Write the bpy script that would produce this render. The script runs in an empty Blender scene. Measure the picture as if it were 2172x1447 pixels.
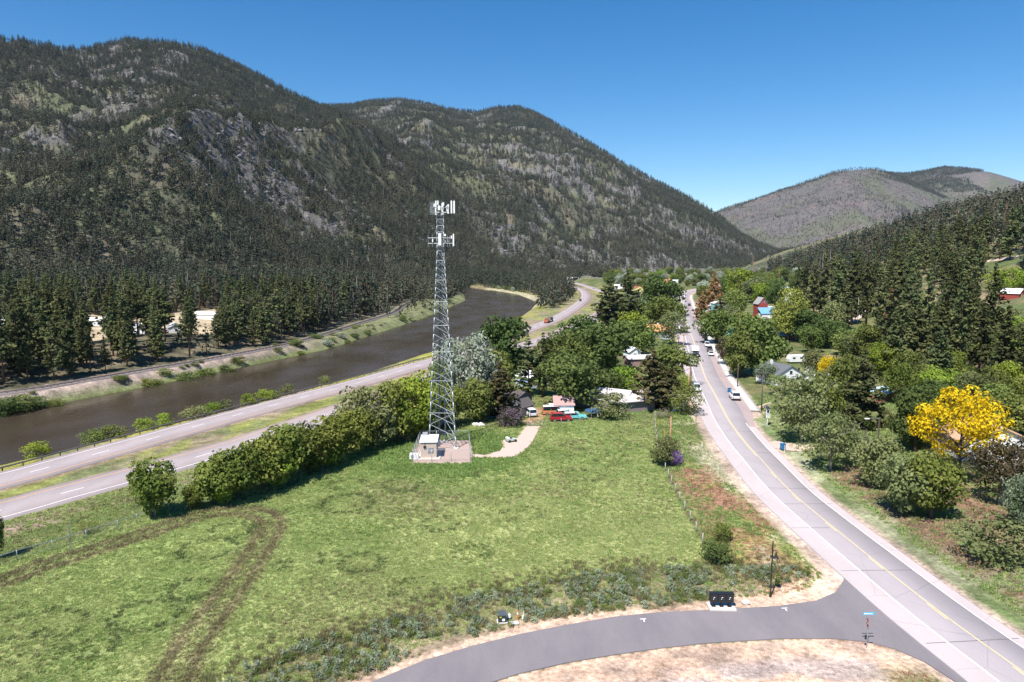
import bpy, bmesh, math, random
import numpy as np
from mathutils import Vector, Matrix

# ------------------------------------------------------------------ camera, sky, sun, exposure
scene = bpy.context.scene
CAM_H, FPX, CX, CY, HZ = 34.5, 1448.0, 1086.0, 723.5, 545.0     # read from the photograph (2172 x 1447)
PITCH = math.atan((CY - HZ) / FPX)
cam_d = bpy.data.cameras.new('camera'); cam_d.sensor_width = 36; cam_d.lens = FPX / 2172 * 36
cam_d.clip_start = 0.5; cam_d.clip_end = 40000
cam = bpy.data.objects.new('camera', cam_d); scene.collection.objects.link(cam)
cam.location = (0, 0, CAM_H); cam.rotation_euler = (math.radians(90) - PITCH, 0, 0)
scene.camera = cam

SUN_EL, SUN_AZ = math.radians(58), math.radians(211)            # azimuth clockwise from +Y
world = bpy.data.worlds.new('World'); scene.world = world; world.use_nodes = True
wn = world.node_tree.nodes; wl = world.node_tree.links
for n in list(wn): wn.remove(n)
sky = wn.new('ShaderNodeTexSky'); sky.sky_type = 'NISHITA'; sky.sun_disc = False
sky.sun_elevation = SUN_EL; sky.sun_rotation = SUN_AZ; sky.altitude = 800; sky.air_density = 1.0; sky.dust_density = 0.15; sky.ozone_density = 3.0
bg = wn.new('ShaderNodeBackground'); bg.inputs['Strength'].default_value = 0.088
wo = wn.new('ShaderNodeOutputWorld')
hsv = wn.new('ShaderNodeHueSaturation'); hsv.inputs['Saturation'].default_value = 1.38; wl.new(sky.outputs[0], hsv.inputs['Color']); wl.new(hsv.outputs[0], bg.inputs['Color']); wl.new(bg.outputs[0], wo.inputs['Surface'])
sun_d = bpy.data.lights.new('sun', 'SUN'); sun_d.energy = 4.8; sun_d.angle = math.radians(0.53); sun_d.color = (1, 0.955, 0.89)
sun = bpy.data.objects.new('sun', sun_d); scene.collection.objects.link(sun)
sdir = Vector((math.sin(SUN_AZ) * math.cos(SUN_EL), math.cos(SUN_AZ) * math.cos(SUN_EL), math.sin(SUN_EL)))
sun.rotation_euler = sdir.to_track_quat('Z', 'Y').to_euler(); sun.location = (0, 0, 300)
scene.view_settings.view_transform = 'Standard'; scene.view_settings.look = 'None'
scene.view_settings.gamma = 1; scene.view_settings.use_curve_mapping = False
scene.view_settings.exposure = 0.74
scene.render.engine = 'CYCLES'
scene.cycles.max_bounces = 6; scene.cycles.diffuse_bounces = 2; scene.cycles.glossy_bounces = 2
scene.cycles.transmission_bounces = 3; scene.cycles.transparent_max_bounces = 4; scene.cycles.volume_bounces = 0
scene.cycles.use_denoising = True; scene.cycles.denoiser = 'OPENIMAGEDENOISE'; scene.cycles.denoising_input_passes = 'RGB_ALBEDO_NORMAL'; scene.cycles.denoising_prefilter = 'NONE'
scene.cycles.caustics_reflective = False; scene.cycles.caustics_refractive = False

R = random.Random(11); rng = np.random.default_rng(11)
C = scene.collection

# ------------------------------------------------------------------ helpers: tags, meshes, materials
def tag(o, label=None, cat=None, group=None, kind=None):
    if label: o['label'] = label
    if cat: o['category'] = cat
    if group: o['group'] = group
    if kind: o['kind'] = kind
    return o
def empty(name, loc=(0, 0, 0), rz=0.0, label=None, cat=None, group=None, kind=None):
    o = bpy.data.objects.new(name, None); C.objects.link(o); o.location = loc; o.rotation_euler = (0, 0, rz)
    o.empty_display_size = 0.3
    return tag(o, label, cat, group, kind)
def link_mesh(name, me, parent=None, mats=None):
    o = bpy.data.objects.new(name, me); C.objects.link(o)
    if parent is not None: o.parent = parent
    for m in (mats or []): me.materials.append(m)
    return o
def copy_tree(o, parent=None):
    c = o.copy(); C.objects.link(c); c.parent = parent
    for ch in o.children: copy_tree(ch, c)
    return c
class MB:
    """Collects simple solids into one mesh."""
    def __init__(s): s.v = []; s.f = []
    def add(s, vs, fs):
        k = len(s.v); s.v += [tuple(p) for p in vs]; s.f += [tuple(i + k for i in f) for f in fs]; return s
    def box(s, c, d, rz=0, top=1.0):
        cx, cy, cz = c; dx, dy, dz = d[0] / 2, d[1] / 2, d[2] / 2; ca, sa = math.cos(rz), math.sin(rz); vs = []
        for z, k in ((-dz, 1), (dz, top)):
            for x, y in ((-dx, -dy), (dx, -dy), (dx, dy), (-dx, dy)):
                x, y = x * k, y * k; vs.append((cx + x * ca - y * sa, cy + x * sa + y * ca, cz + z))
        return s.add(vs, [(3, 2, 1, 0), (4, 5, 6, 7), (0, 1, 5, 4), (1, 2, 6, 5), (2, 3, 7, 6), (3, 0, 4, 7)])
    def rod(s, a, b, r0, r1=None, n=6):
        r1 = r0 if r1 is None else r1; a, b = Vector(a), Vector(b); d = (b - a).normalized()
        u = d.orthogonal().normalized(); w = d.cross(u); vs = []
        for p, r in ((a, r0), (b, r1)):
            for i in range(n):
                t = 2 * math.pi * i / n; vs.append(p + u * r * math.cos(t) + w * r * math.sin(t))
        fs = [(i, (i + 1) % n, n + (i + 1) % n, n + i) for i in range(n)] + [tuple(range(n))[::-1], tuple(range(n, 2 * n))]
        return s.add(vs, fs)
    def tube(s, pts, rs, n=6):
        pts = [Vector(p) for p in pts]; vs = []; fs = []
        for k, p in enumerate(pts):
            d = (pts[min(k + 1, len(pts) - 1)] - pts[max(k - 1, 0)]).normalized(); u = d.cross(Vector((0.31, 0.95, 0.02))).normalized(); w = d.cross(u)
            for i in range(n):
                t = 2 * math.pi * i / n; vs.append(p + (u * math.cos(t) + w * math.sin(t)) * rs[k])
        for k in range(len(pts) - 1):
            for i in range(n): fs.append((k * n + i, k * n + (i + 1) % n, (k + 1) * n + (i + 1) % n, (k + 1) * n + i))
        fs += [tuple(range(n))[::-1], tuple(range((len(pts) - 1) * n, len(pts) * n))]
        return s.add(vs, fs)
    def prism(s, poly, y0, y1):
        """Side profile [(x, z)] pushed from y0 to y1."""
        n = len(poly); vs = [(x, y0, z) for x, z in poly] + [(x, y1, z) for x, z in poly]
        return s.add(vs, [tuple(range(n)), tuple(range(2 * n - 1, n - 1, -1))] + [((i + 1) % n, i, n + i, n + (i + 1) % n) for i in range(n)])
    def slab(s, poly, z0, z1):
        n = len(poly); vs = [(x, y, z0) for x, y in poly] + [(x, y, z1) for x, y in poly]
        return s.add(vs, [tuple(range(n - 1, -1, -1)), tuple(range(n, 2 * n))] + [(i, (i + 1) % n, n + (i + 1) % n, n + i) for i in range(n)])
    def mesh(s, name, smooth=False):
        me = bpy.data.meshes.new(name); me.from_pydata(s.v, [], s.f); me.update()
        if smooth: me.polygons.foreach_set('use_smooth', [True] * len(me.polygons))
        return me
    def build(s, name, mat=None, parent=None, smooth=False):
        return link_mesh(name, s.mesh(name, smooth), parent, [mat] if mat else None)

_M = {}
def new_mat(name):
    m = bpy.data.materials.new(name); m.use_nodes = True; nt = m.node_tree
    for n in list(nt.nodes): nt.nodes.remove(n)
    out = nt.nodes.new('ShaderNodeOutputMaterial'); return m, nt, out
def N(nt, t, **kw):
    n = nt.nodes.new(t)
    for k, v in kw.items():
        if k in n.inputs: n.inputs[k].default_value = v
        else: setattr(n, k, v)
    return n
def mat(name, col, rough=0.7, metal=0.0, var=0.12, scale=3.0, bump=0.0, spec=0.4):
    """Plain surface: base colour with two octaves of wear noise."""
    if name in _M: return _M[name]
    m, nt, out = new_mat(name); L = nt.links
    b = N(nt, 'ShaderNodeBsdfPrincipled'); b.inputs['Roughness'].default_value = rough; b.inputs['Metallic'].default_value = metal
    b.inputs['Specular IOR Level'].default_value = spec
    tc = N(nt, 'ShaderNodeTexCoord'); no = N(nt, 'ShaderNodeTexNoise'); no.inputs['Scale'].default_value = scale; no.inputs['Detail'].default_value = 6
    no.inputs['Roughness'].default_value = 0.65
    L.new(tc.outputs['Object'], no.inputs['Vector'])
    mr = N(nt, 'ShaderNodeMapRange'); mr.inputs['From Min'].default_value = 0.3; mr.inputs['From Max'].default_value = 0.7
    mr.inputs['To Min'].default_value = 1 - var; mr.inputs['To Max'].default_value = 1 + var
    L.new(no.outputs['Fac'], mr.inputs['Value'])
    mx = N(nt, 'ShaderNodeVectorMath', operation='SCALE'); mx.inputs[0].default_value = col[:3]; L.new(mr.outputs[0], mx.inputs['Scale'])
    L.new(mx.outputs[0], b.inputs['Base Color'])
    if bump:
        bu = N(nt, 'ShaderNodeBump'); bu.inputs['Strength'].default_value = bump; bu.inputs['Distance'].default_value = 0.05
        L.new(no.outputs['Fac'], bu.inputs['Height']); L.new(bu.outputs[0], b.inputs['Normal'])
    L.new(b.outputs[0], out.inputs['Surface']); _M[name] = m; return m
def leaf_mat(name, c1, c2, hue=0.02, val=0.25, trans=0.3, nscale=0.35):
    """Foliage: two leaf colours mixed clump by clump, a random shift per tree, light passing through."""
    if name in _M: return _M[name]
    m, nt, out = new_mat(name); L = nt.links
    geo = N(nt, 'ShaderNodeNewGeometry'); no = N(nt, 'ShaderNodeTexNoise'); no.inputs['Scale'].default_value = nscale; no.inputs['Detail'].default_value = 3
    L.new(geo.outputs['Position'], no.inputs['Vector'])
    mr = N(nt, 'ShaderNodeMapRange'); mr.inputs['From Min'].default_value = 0.35; mr.inputs['From Max'].default_value = 0.65; L.new(no.outputs['Fac'], mr.inputs['Value'])
    rp = N(nt, 'ShaderNodeMath', operation='MULTIPLY_ADD'); L.new(geo.outputs['Random Per Island'], rp.inputs[0]); rp.inputs[1].default_value = 0.6
    sb = N(nt, 'ShaderNodeMath', operation='MULTIPLY_ADD'); L.new(mr.outputs[0], sb.inputs[0]); sb.inputs[1].default_value = 0.7; sb.inputs[2].default_value = -0.15
    L.new(sb.outputs[0], rp.inputs[2]); rp.use_clamp = True
    mix = N(nt, 'ShaderNodeMix', data_type='RGBA'); L.new(rp.outputs[0], mix.inputs['Factor'])
    mix.inputs['A'].default_value = (*c1, 1); mix.inputs['B'].default_value = (*c2, 1)
    oi = N(nt, 'ShaderNodeObjectInfo'); hs = N(nt, 'ShaderNodeHueSaturation')
    h = N(nt, 'ShaderNodeMapRange'); h.inputs['To Min'].default_value = 0.5 - hue; h.inputs['To Max'].default_value = 0.5 + hue
    v = N(nt, 'ShaderNodeMapRange'); v.inputs['To Min'].default_value = 1 - val; v.inputs['To Max'].default_value = 1 + val
    ws = N(nt, 'ShaderNodeMath', operation='MULTIPLY'); ws.inputs[1].default_value = 7.31; L.new(oi.outputs['Random'], ws.inputs[0])
    fr = N(nt, 'ShaderNodeMath', operation='FRACT'); L.new(ws.outputs[0], fr.inputs[0])
    L.new(oi.outputs['Random'], h.inputs['Value']); L.new(fr.outputs[0], v.inputs['Value'])
    L.new(mix.outputs['Result'], hs.inputs['Color']); L.new(h.outputs[0], hs.inputs['Hue']); L.new(v.outputs[0], hs.inputs['Value'])
    d = N(nt, 'ShaderNodeBsdfDiffuse'); t = N(nt, 'ShaderNodeBsdfTranslucent'); ms = N(nt, 'ShaderNodeMixShader'); ms.inputs[0].default_value = trans
    L.new(hs.outputs[0], d.inputs['Color']); L.new(hs.outputs[0], t.inputs['Color']); L.new(d.outputs[0], ms.inputs[1]); L.new(t.outputs[0], ms.inputs[2])
    L.new(ms.outputs[0], out.inputs['Surface']); _M[name] = m; return m

# ------------------------------------------------------------------ noise, rays, polylines
def vnoise(x, y, seed=0):
    xi = np.floor(x).astype(np.int64); yi = np.floor(y).astype(np.int64); xf = x - xi; yf = y - yi
    u = xf * xf * xf * (xf * (xf * 6 - 15) + 10); v = yf * yf * yf * (yf * (yf * 6 - 15) + 10)
    def h(a, b):
        n = (a * 374761393 + b * 668265263 + seed * 1442695041) & 0x7fffffff
        n = ((n ^ (n >> 13)) * 1274126177) & 0x7fffffff; n = n ^ (n >> 16); return (n & 0xffff) / 65535.0
    return (h(xi, yi) * (1 - u) + h(xi + 1, yi) * u) * (1 - v) + (h(xi, yi + 1) * (1 - u) + h(xi + 1, yi + 1) * u) * v
def fbm(x, y, o=4, seed=0, gain=0.5):
    s = 0; a = 1; t = 0
    for k in range(o):
        s = s + a * vnoise(x * 2 ** k + 17.3 * k, y * 2 ** k - 9.1 * k, seed + k); t += a; a *= gain
    return s / t
def ridged(x, y, o=4, seed=0):
    s = 0; a = 1; t = 0
    for k in range(o):
        n = 1 - np.abs(2 * vnoise(x * 2 ** k + 5.2 * k, y * 2 ** k + 3.7 * k, seed + k) - 1); s = s + a * n * n; t += a; a *= 0.5
    return s / t
def sstep(a, b, x):
    t = np.clip((x - a) / (b - a), 0, 1); return t * t * (3 - 2 * t)
FW = np.array([0, math.cos(PITCH), -math.sin(PITCH)]); UP = np.array([0, math.sin(PITCH), math.cos(PITCH)])
def ray(x, y): return FW + np.array([1., 0, 0]) * (x - CX) / FPX - UP * (y - CY) / FPX
def onz(x, y, z=0.0):
    d = ray(x, y); k = (z - CAM_H) / d[2]; return d[0] * k, d[1] * k
def smooth_line(pts, step):
    """Catmull-Rom through pts, resampled evenly."""
    p = np.array(pts, float); p = np.vstack([2 * p[0] - p[1], p, 2 * p[-1] - p[-2]]); out = []
    for i in range(1, len(p) - 2):
        n = max(2, int(np.linalg.norm(p[i + 1] - p[i]) / step) + 1)
        for t in np.linspace(0, 1, n, endpoint=False):
            out.append(0.5 * (2 * p[i] + (p[i + 1] - p[i - 1]) * t + (2 * p[i - 1] - 5 * p[i] + 4 * p[i + 1] - p[i + 2]) * t * t + (3 * p[i] - p[i - 1] - 3 * p[i + 1] + p[i + 2]) * t ** 3))
    out.append(p[-2]); out = np.array(out)
    s = np.r_[0, np.cumsum(np.linalg.norm(np.diff(out, axis=0), axis=1))]; q = np.arange(0, s[-1], step)
    return np.stack([np.interp(q, s, out[:, k]) for k in range(out.shape[1])], 1)
def pdist(x, y, line):
    """Distance to a polyline, which side (+ right of travel), arc length."""
    best = np.full(x.shape, 1e9); side = np.zeros(x.shape); arc = np.zeros(x.shape); s = 0
    for a, b in zip(line[:-1], line[1:]):
        dx, dy = b[0] - a[0], b[1] - a[1]; l2 = dx * dx + dy * dy
        t = np.clip(((x - a[0]) * dx + (y - a[1]) * dy) / l2, 0, 1)
        d = np.hypot(x - a[0] - t * dx, y - a[1] - t * dy); m = d < best
        best = np.where(m, d, best); side = np.where(m, np.sign((x - a[0]) * dy - (y - a[1]) * dx), side); arc = np.where(m, s + t * math.sqrt(l2), arc); s += math.sqrt(l2)
    return best, side, arc
def simplify(line, tol=0.2):
    keep = [0, len(line) - 1]; todo = [(0, len(line) - 1)]
    while todo:
        i, j = todo.pop()
        if j - i < 2: continue
        a, b = line[i], line[j]; d = b - a; l = np.hypot(*d) + 1e-9; e = np.abs((line[i + 1:j, 0] - a[0]) * d[1] - (line[i + 1:j, 1] - a[1]) * d[0]) / l; k = int(np.argmax(e))
        if e[k] > tol: k += i + 1; keep.append(k); todo += [(i, k), (k, j)]
    return line[sorted(keep)]
def inpoly(x, y, poly):
    c = np.zeros(np.shape(x), bool); j = len(poly) - 1
    for i in range(len(poly)):
        xi, yi = poly[i]; xj, yj = poly[j]
        k = ((yi > y) != (yj > y)) & (x < (xj - xi) * (y - yi) / (yj - yi + 1e-12) + xi); c ^= k; j = i
    return c

# ------------------------------------------------------------------ the lie of the land
Z_EB, Z_WB, Z_W, Z_RAIL = -4.6, -5.0, -8.2, -4.4
L_MAIN = smooth_line([(44.5, 22), (43.5, 40)] + [onz(*p) for p in [(2170, 1427), (2043, 1337), (1919, 1242), (1816, 1159), (1737, 1095), (1671, 1038), (1609, 970), (1581, 939), (1547, 893), (1526, 854), (1507, 820), (1495, 798), (1484, 764), (1474.5, 734), (1464.6, 704.6), (1457, 686), (1451.5, 661), (1449, 638.6), (1448, 630)]] + [(175, 680), (215, 760), (262, 850)], 4.0)
L_WB = smooth_line([(-175, 0), (-125, 62)] + [onz(x, y, Z_WB) for x, y in [(0, 1018), (150, 977), (276, 943), (378, 914), (525, 874), (640, 843), (760, 812), (910, 769)]] + [(-18.5, 285)] + [onz(x, y, Z_WB) for x, y in [(1121, 699), (1176, 678), (1222, 651), (1243, 630), (1236, 616), (1215, 607.5)]] + [onz(1196, 601, Z_WB), (62, 1180), (40, 1330), (20, 1500)], 6.0)
L_EB = smooth_line([(-158, 0), (-108, 62)] + [onz(x, y, Z_EB) for x, y in [(0, 1083), (140, 1044), (278, 1008), (415, 970), (525, 938), (620, 905), (710, 874)]] + [(-28, 215), (-2, 285)] + [onz(x, y, Z_EB) for x, y in [(1176, 711), (1265, 671)]] + [(82, 560), (107, 680), onz(1270, 616, Z_EB), onz(1238, 605, Z_EB), onz(1212, 597.5, Z_EB), (100, 1210), (150, 1300), (210, 1420)], 6.0)
L_RAIL = smooth_line([(-260, 30), (-215, 110)] + [onz(x, y, Z_RAIL) for x, y in [(0, 834), (150, 811), (297, 786), (400, 769), (500, 751), (637, 723), (760, 686), (833, 663)]] + [(-88, 560), (-90, 700), (-120, 900), (-170, 1100)], 6.0)
L_LANE = smooth_line([(-14, 40)] + [onz(*p) for p in [(900, 1430), (1000, 1405), (1200, 1365), (1400, 1335), (1531, 1326), (1650, 1320), (1760, 1312), (1900, 1340)]], 3.0)
RB = np.array([(-60, -250, -205), (0, -221, -172), (60, -193, -142), (115, -168, -110), (150, -152, -91), (180, -138.5, -76), (227, -117, -56), (280, -97, -41), (313, -84.5, -28), (400, -71, -8), (478, -60, 5), (560, -53, 16), (640, -46, 23), (677, -44, 20), (784, -53, 6), (870, -66, -22), (930, -74, -48), (1000, -84, -72), (1060, -90, -88), (1200, -150, -150)], float)
S_MAIN, S_LANE = simplify(L_MAIN, .08), simplify(L_LANE, .1); S_EB, S_WB, S_RAIL = simplify(L_EB), simplify(L_WB), simplify(L_RAIL)
def river_lr(y):
    return np.interp(y, RB[:, 0], RB[:, 1]), np.interp(y, RB[:, 0], RB[:, 2])

def prof(pts):
    a = np.array(pts, float); return lambda px: np.interp(px, a[:, 0], a[:, 1])
A_Y = prof([(-1200, 130), (-600, 60), (-200, 80), (0, 88), (100, 95), (170, 108), (215, 112), (260, 103), (305, 93), (350, 96), (400, 97), (440, 106), (490, 125), (540, 148), (590, 172), (640, 200), (690, 222), (760, 245), (820, 278), (880, 318), (930, 360), (980, 412), (1020, 462), (1060, 515), (1100, 560), (1200, 600)])
A_C = prof([(-1000, 2300), (0, 2300), (350, 2550), (700, 2500), (1060, 1800), (1200, 1700)]); A_F = prof([(-1000, 600), (0, 600), (400, 640), (700, 800), (1000, 1050), (1200, 1100)])
B_Y = prof([(-800, 300), (400, 240), (755, 224), (800, 216), (850, 212), (900, 218), (960, 232), (1010, 237), (1060, 228), (1100, 227), (1130, 237), (1180, 262), (1250, 299), (1310, 335), (1370, 367), (1430, 397), (1480, 422), (1520, 447), (1560, 477), (1600, 502), (1640, 519), (1690, 537), (1740, 548), (1900, 580)])
B_C = prof([(700, 4000), (1100, 3800), (1300, 3500), (1500, 3300), (1690, 3300)]); B_F = prof([(700, 1000), (1000, 1200), (1200, 1550), (1400, 1900), (1600, 2300), (1690, 2500)])
C_Y = prof([(1350, 560), (1400, 520), (1450, 480), (1520, 443), (1560, 429), (1600, 417), (1650, 400), (1700, 382), (1750, 364), (1800, 355), (1845, 358), (1890, 372), (1940, 394), (2000, 420), (2060, 445), (2120, 465), (2250, 500), (2500, 520), (3300, 540)])
C2_Y = prof([(1400, 640), (1600, 560), (1700, 460), (1800, 392), (1850, 366), (1900, 368), (1930, 364), (1980, 354), (2030, 357), (2080, 364), (2120, 375), (2150, 384), (2250, 420), (2500, 400), (3300, 420)])
C_C = prof([(1400, 5200), (1800, 5600), (2100, 5900)]); C_F = prof([(1400, 3300), (1700, 3500), (2200, 3500)])
E_Y = prof([(1400, 640), (1700, 600), (1900, 470), (2050, 420), (2120, 392), (2172, 374), (2400, 350), (3300, 380)])
def massif(r, px, Y, Cc, Ff, pw, wob, back=0.35, crest=9.0):
    y = Y(px) + crest; c = Cc(px); f = Ff(px); cosaz = 1 / np.sqrt(1 + ((px - CX) / FPX) ** 2)
    el = (HZ - y) / FPX * cosaz; h = CAM_H + c * el - 12
    t = (r - f) / (c - f); tc = np.clip(t, 0, 1)
    z = h * (tc ** pw) + wob * np.clip(4 * tc * (1 - tc), 0, 1) ** 0.8 * np.clip(h / 500, 0, 1.2)
    z = np.where(t > 1, h - (r - c) * back, z)
    return np.where(t > 0, z, -200.0), tc
def terr(x, y, full=False):
    x = np.asarray(x, float); y = np.asarray(y, float); shp = x.shape; x = x.ravel(); y = y.ravel()
    r = np.hypot(x, y); ys = np.where(y > 1, y, 1.0); px = np.where(y > 1, CX + FPX * x / ys, np.where(x < 0, -3000., 5000.)); px = np.clip(px, -2500, 4600)
    # right bank: field and village shelf, highway cut below it
    z = 0.35 * (fbm(x / 24, y / 24, 3, 3) - 0.5) + 0.9 * (fbm(x / 120, y / 120, 2, 8) - 0.5) * sstep(120, 300, r)
    d = x - (74 + 0.3 * y); hill = 0.45 * 18 * np.log1p(np.exp(np.clip(d / 18, -30, 30)))
    hill = 190 * (1 - np.exp(-hill / 190)) * (1 + 0.25 * (fbm(x / 90, y / 90, 3, 21) - 0.5)) * (1 - sstep(2200, 3400, r))
    z = z + hill
    lx, rx = river_lr(y)
    near = r < 1800; i = np.where(near)[0]; xx, yy = x[i], y[i]
    de, se, _ = pdist(xx, yy, S_EB); sg = de * se
    zz = z[i]; zz = zz * sstep(6, 24, sg) + (Z_EB - 0.15) * (1 - sstep(6, 22, sg))
    dw, sw, _ = pdist(xx, yy, S_WB)
    zz = np.where(sg < 0, np.where((sw > 0), np.minimum(zz, -4.9 - 0.5 * sstep(5, 12, np.minimum(de, dw)) * 1.0), -5.3), zz)
    kw = 1 - sstep(6.0, 9.0, dw); zz = zz * (1 - kw) + (-5.25) * kw
    zz = np.where((sw < 0) & (sg < 0), -5.25 - 0.02 * np.clip(dw - 6, 0, 60), zz)
    bank = sstep(-3.5, 5.0, xx - rx[i]); zz = zz * bank + (Z_W - 1.6) * (1 - bank)
    # left bank
    dr, sr, _ = pdist(xx, yy, S_RAIL)
    zl = Z_RAIL - 0.35 + 0 * xx
    past = (sr < 0)
    zl = np.where(past, zl + 4.6 * sstep(5, 26, dr) + 0.012 * np.clip(dr - 30, 0, 600) + 1.2 * (fbm(xx / 40, yy / 40, 3, 31) - 0.5) * sstep(6, 30, dr), zl)
    bl = sstep(-2.5, 10.0, lx[i] - xx); zl = zl * bl + (Z_W - 1.6) * (1 - bl); kr = 1 - sstep(3.4, 6.5, dr); zl = zl * (1 - kr) + (Z_RAIL - .3) * kr
    left = xx < 0.5 * (lx[i] + rx[i])
    zz = np.where(left, zl, zz)
    # beds for the road and the lane
    dm, _, _ = pdist(xx, yy, S_MAIN); k = 1 - sstep(7.0, 11.0, dm)
    zz = zz * (1 - k) + (-0.12) * k
    dl, _, _ = pdist(xx, yy, S_LANE); k = 1 - sstep(5.5, 9.0, dl); zz = zz * (1 - k) + (-0.12) * k
    dp = np.minimum(np.hypot(xx + 12.5, yy - 122) / 9, np.hypot(xx - 1, yy - 126) / 17); k = 1 - sstep(1, 1.5, dp); zz = zz * (1 - k) - 0.05 * k
    z[i] = zz
    # mountains
    wx = x + 90 * (fbm(x / 400, y / 400, 3, 40) - 0.5); wy = y + 90 * (fbm(x / 400, y / 400, 3, 44) - 0.5)
    far = r > 500
    wob = np.zeros_like(x); j = np.where(far)[0]
    wob[j] = 190 * (ridged(wx[j] / 900, wy[j] / 900, 4, 50) - 0.45) + 34 * (ridged(wx[j] / 150, wy[j] / 150, 3, 60) - 0.45)
    a, ta = massif(r, px, A_Y, A_C, A_F, 1.12, wob); b, tb = massif(r, px, B_Y, B_C, B_F, 1.15, wob)
    c, tcc = massif(r, px, C_Y, C_C, C_F, 1.05, 1.0 * wob, crest=3.0); e, te = massif(r, px, E_Y, prof([(0, 8200), (3000, 8200)]), prof([(0, 6200), (3000, 6200)]), 1, 0 * wob, crest=0)
    c2, _ = massif(r, px, C2_Y, prof([(0, 6700), (3000, 6700)]), prof([(0, 4300), (3000, 4300)]), 1.0, 1.1 * wob, crest=3.0); e = np.maximum(e, c2)
    m = np.maximum(np.maximum(a, b), np.maximum(c, e))
    zt = np.where(m > -100, np.maximum(m + np.clip(z, -6, 8), z), z)
    zt = np.where(hill > 60, np.maximum(zt, z), zt)
    if full:
        which = np.argmax(np.stack([np.full_like(a, -150), a, b, c, e]), 0)
        return zt.reshape(shp), which.reshape(shp), px.reshape(shp), hill.reshape(shp), wob.reshape(shp)
    return zt.reshape(shp)
_T = np.geomspace(30, 1700, 260)
def G(px, py):
    """Where the ray through a pixel of the photograph meets the ground."""
    d = ray(px, py); T_ = _T
    for _ in range(2):
        P = d[None] * T_[:, None]; dz = CAM_H + P[:, 2] - terr(P[:, 0], P[:, 1]); k = np.where(dz < 0)[0]; k = k[0] if len(k) else len(T_) - 1; k = max(k, 1); T_ = np.linspace(T_[k - 1], T_[k], 40)
    q = P[k]; return Vector((q[0], q[1], float(terr(q[0], q[1]))))
def Z(x, y): return float(terr(np.array([x]), np.array([y]))[0])
def GP(l): return [tuple(G(*p)[:2]) for p in l]

# ------------------------------------------------------------------ ground colours, zone by zone
LANE_TOP = [(560, 1540), (785, 1447), (900, 1400), (1000, 1370), (1100, 1345), (1200, 1325), (1300, 1308), (1400, 1298), (1531, 1292), (1650, 1285), (1730, 1274), (1772, 1256), (1790, 1230), (1787, 1207)]
LANE_BOT = [(800, 1540), (1040, 1447), (1100, 1428), (1200, 1405), (1300, 1388), (1400, 1374), (1500, 1363), (1650, 1354), (1760, 1353), (1840, 1360), (1900, 1376), (1960, 1402), (2030, 1447), (2110, 1510)]
W_TOP = [onz(*p) for p in LANE_TOP]; W_BOT = [onz(*p) for p in LANE_BOT]
def main_off(s_pt, off):
    return None
def offset_line(line, off):
    t = np.gradient(line[:, :2], axis=0); t /= np.linalg.norm(t, axis=1)[:, None]; n = np.stack([t[:, 1], -t[:, 0]], 1)
    return line[:, :2] + n * np.asarray(off)[..., None] if np.ndim(off) else line[:, :2] + n * off
_lo = offset_line(L_MAIN, -5.45)
_sel = [tuple(p) for p in _lo if 26 < p[1] < 74.5]
_y1 = W_TOP[-1][1]
LANE_POLY = W_TOP + [tuple(p) for p in _lo[::-1] if p[1] < _y1 and p[1] > W_BOT[-1][1]] + W_BOT[::-1]
DRIVE_POLY = GP([(1003, 972), (1075, 972), (1103, 966), (1128, 940), (1146, 905), (1114, 905), (1098, 930), (1080, 931), (1062, 937), (1068, 948), (1060, 957), (1030, 966), (1003, 964)])
PAD_POLY = GP([(873, 985), (1001, 983), (1003, 960), (998, 934), (888, 936), (876, 955)])
WEED_TOP = [(380, 1500), (520, 1420), (640, 1372), (800, 1325), (900, 1300), (1000, 1268), (1150, 1240), (1300, 1212), (1500, 1203), (1700, 1208)]
WEED_BOT = [(640, 1500), (760, 1440), (900, 1385), (1000, 1352), (1150, 1315), (1300, 1296), (1420, 1288), (1500, 1272), (1600, 1255), (1720, 1225)]
WEED_POLY = [onz(*p) for p in WEED_TOP] + [onz(*p) for p in WEED_BOT[::-1]]
FIELD_POLY = [onz(*p) for p in [(-150, 1270), (0, 1190), (280, 1105), (420, 1080), (600, 1040), (760, 970), (870, 940), (1003, 905), (1120, 900), (1390, 880), (1395, 950), (1430, 1050), (1490, 1150), (1510, 1205)]] + [onz(*p) for p in WEED_TOP[::-1]] + [onz(-150, 1600)]
TRACK = smooth_line([onz(*p) for p in [(350, 1500), (385, 1400), (440, 1320), (505, 1230), (550, 1160), (575, 1120), (570, 1097), (530, 1086), (480, 1084), (410, 1098), (300, 1135), (180, 1172), (90, 1200), (0, 1235), (-150, 1290)]], 2.0)
RINGS = [(410, 1250, 2.3, 1), (312, 1304, 3.0, 1), (735, 1068, 3.6, 1), (768, 1193, 2.4, .9), (700, 1182, 1.2, .6), (1000, 1172, 2.0, .6), (490, 1126, 2.4, .8), (440, 1165, 3.0, .8), (735, 1028, 2.6, .6), (850, 1030, 2.8, .6), (20, 1400, 4, .9), (60, 1345, 4.5, .7), (880, 1250, 2.2, .5), (1050, 1010, 3, .5), (1200, 955, 3, .5), (1300, 975, 3, .4), (1240, 1010, 3, .4), (598, 1200, .9, .9), (210, 1370, 1.6, .8), (935, 1110, 2.4, .5), (1110, 1090, 2.6, .4)]
RING_W = [(*onz(x, y), r, k) for x, y, r, k in RINGS]
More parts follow.
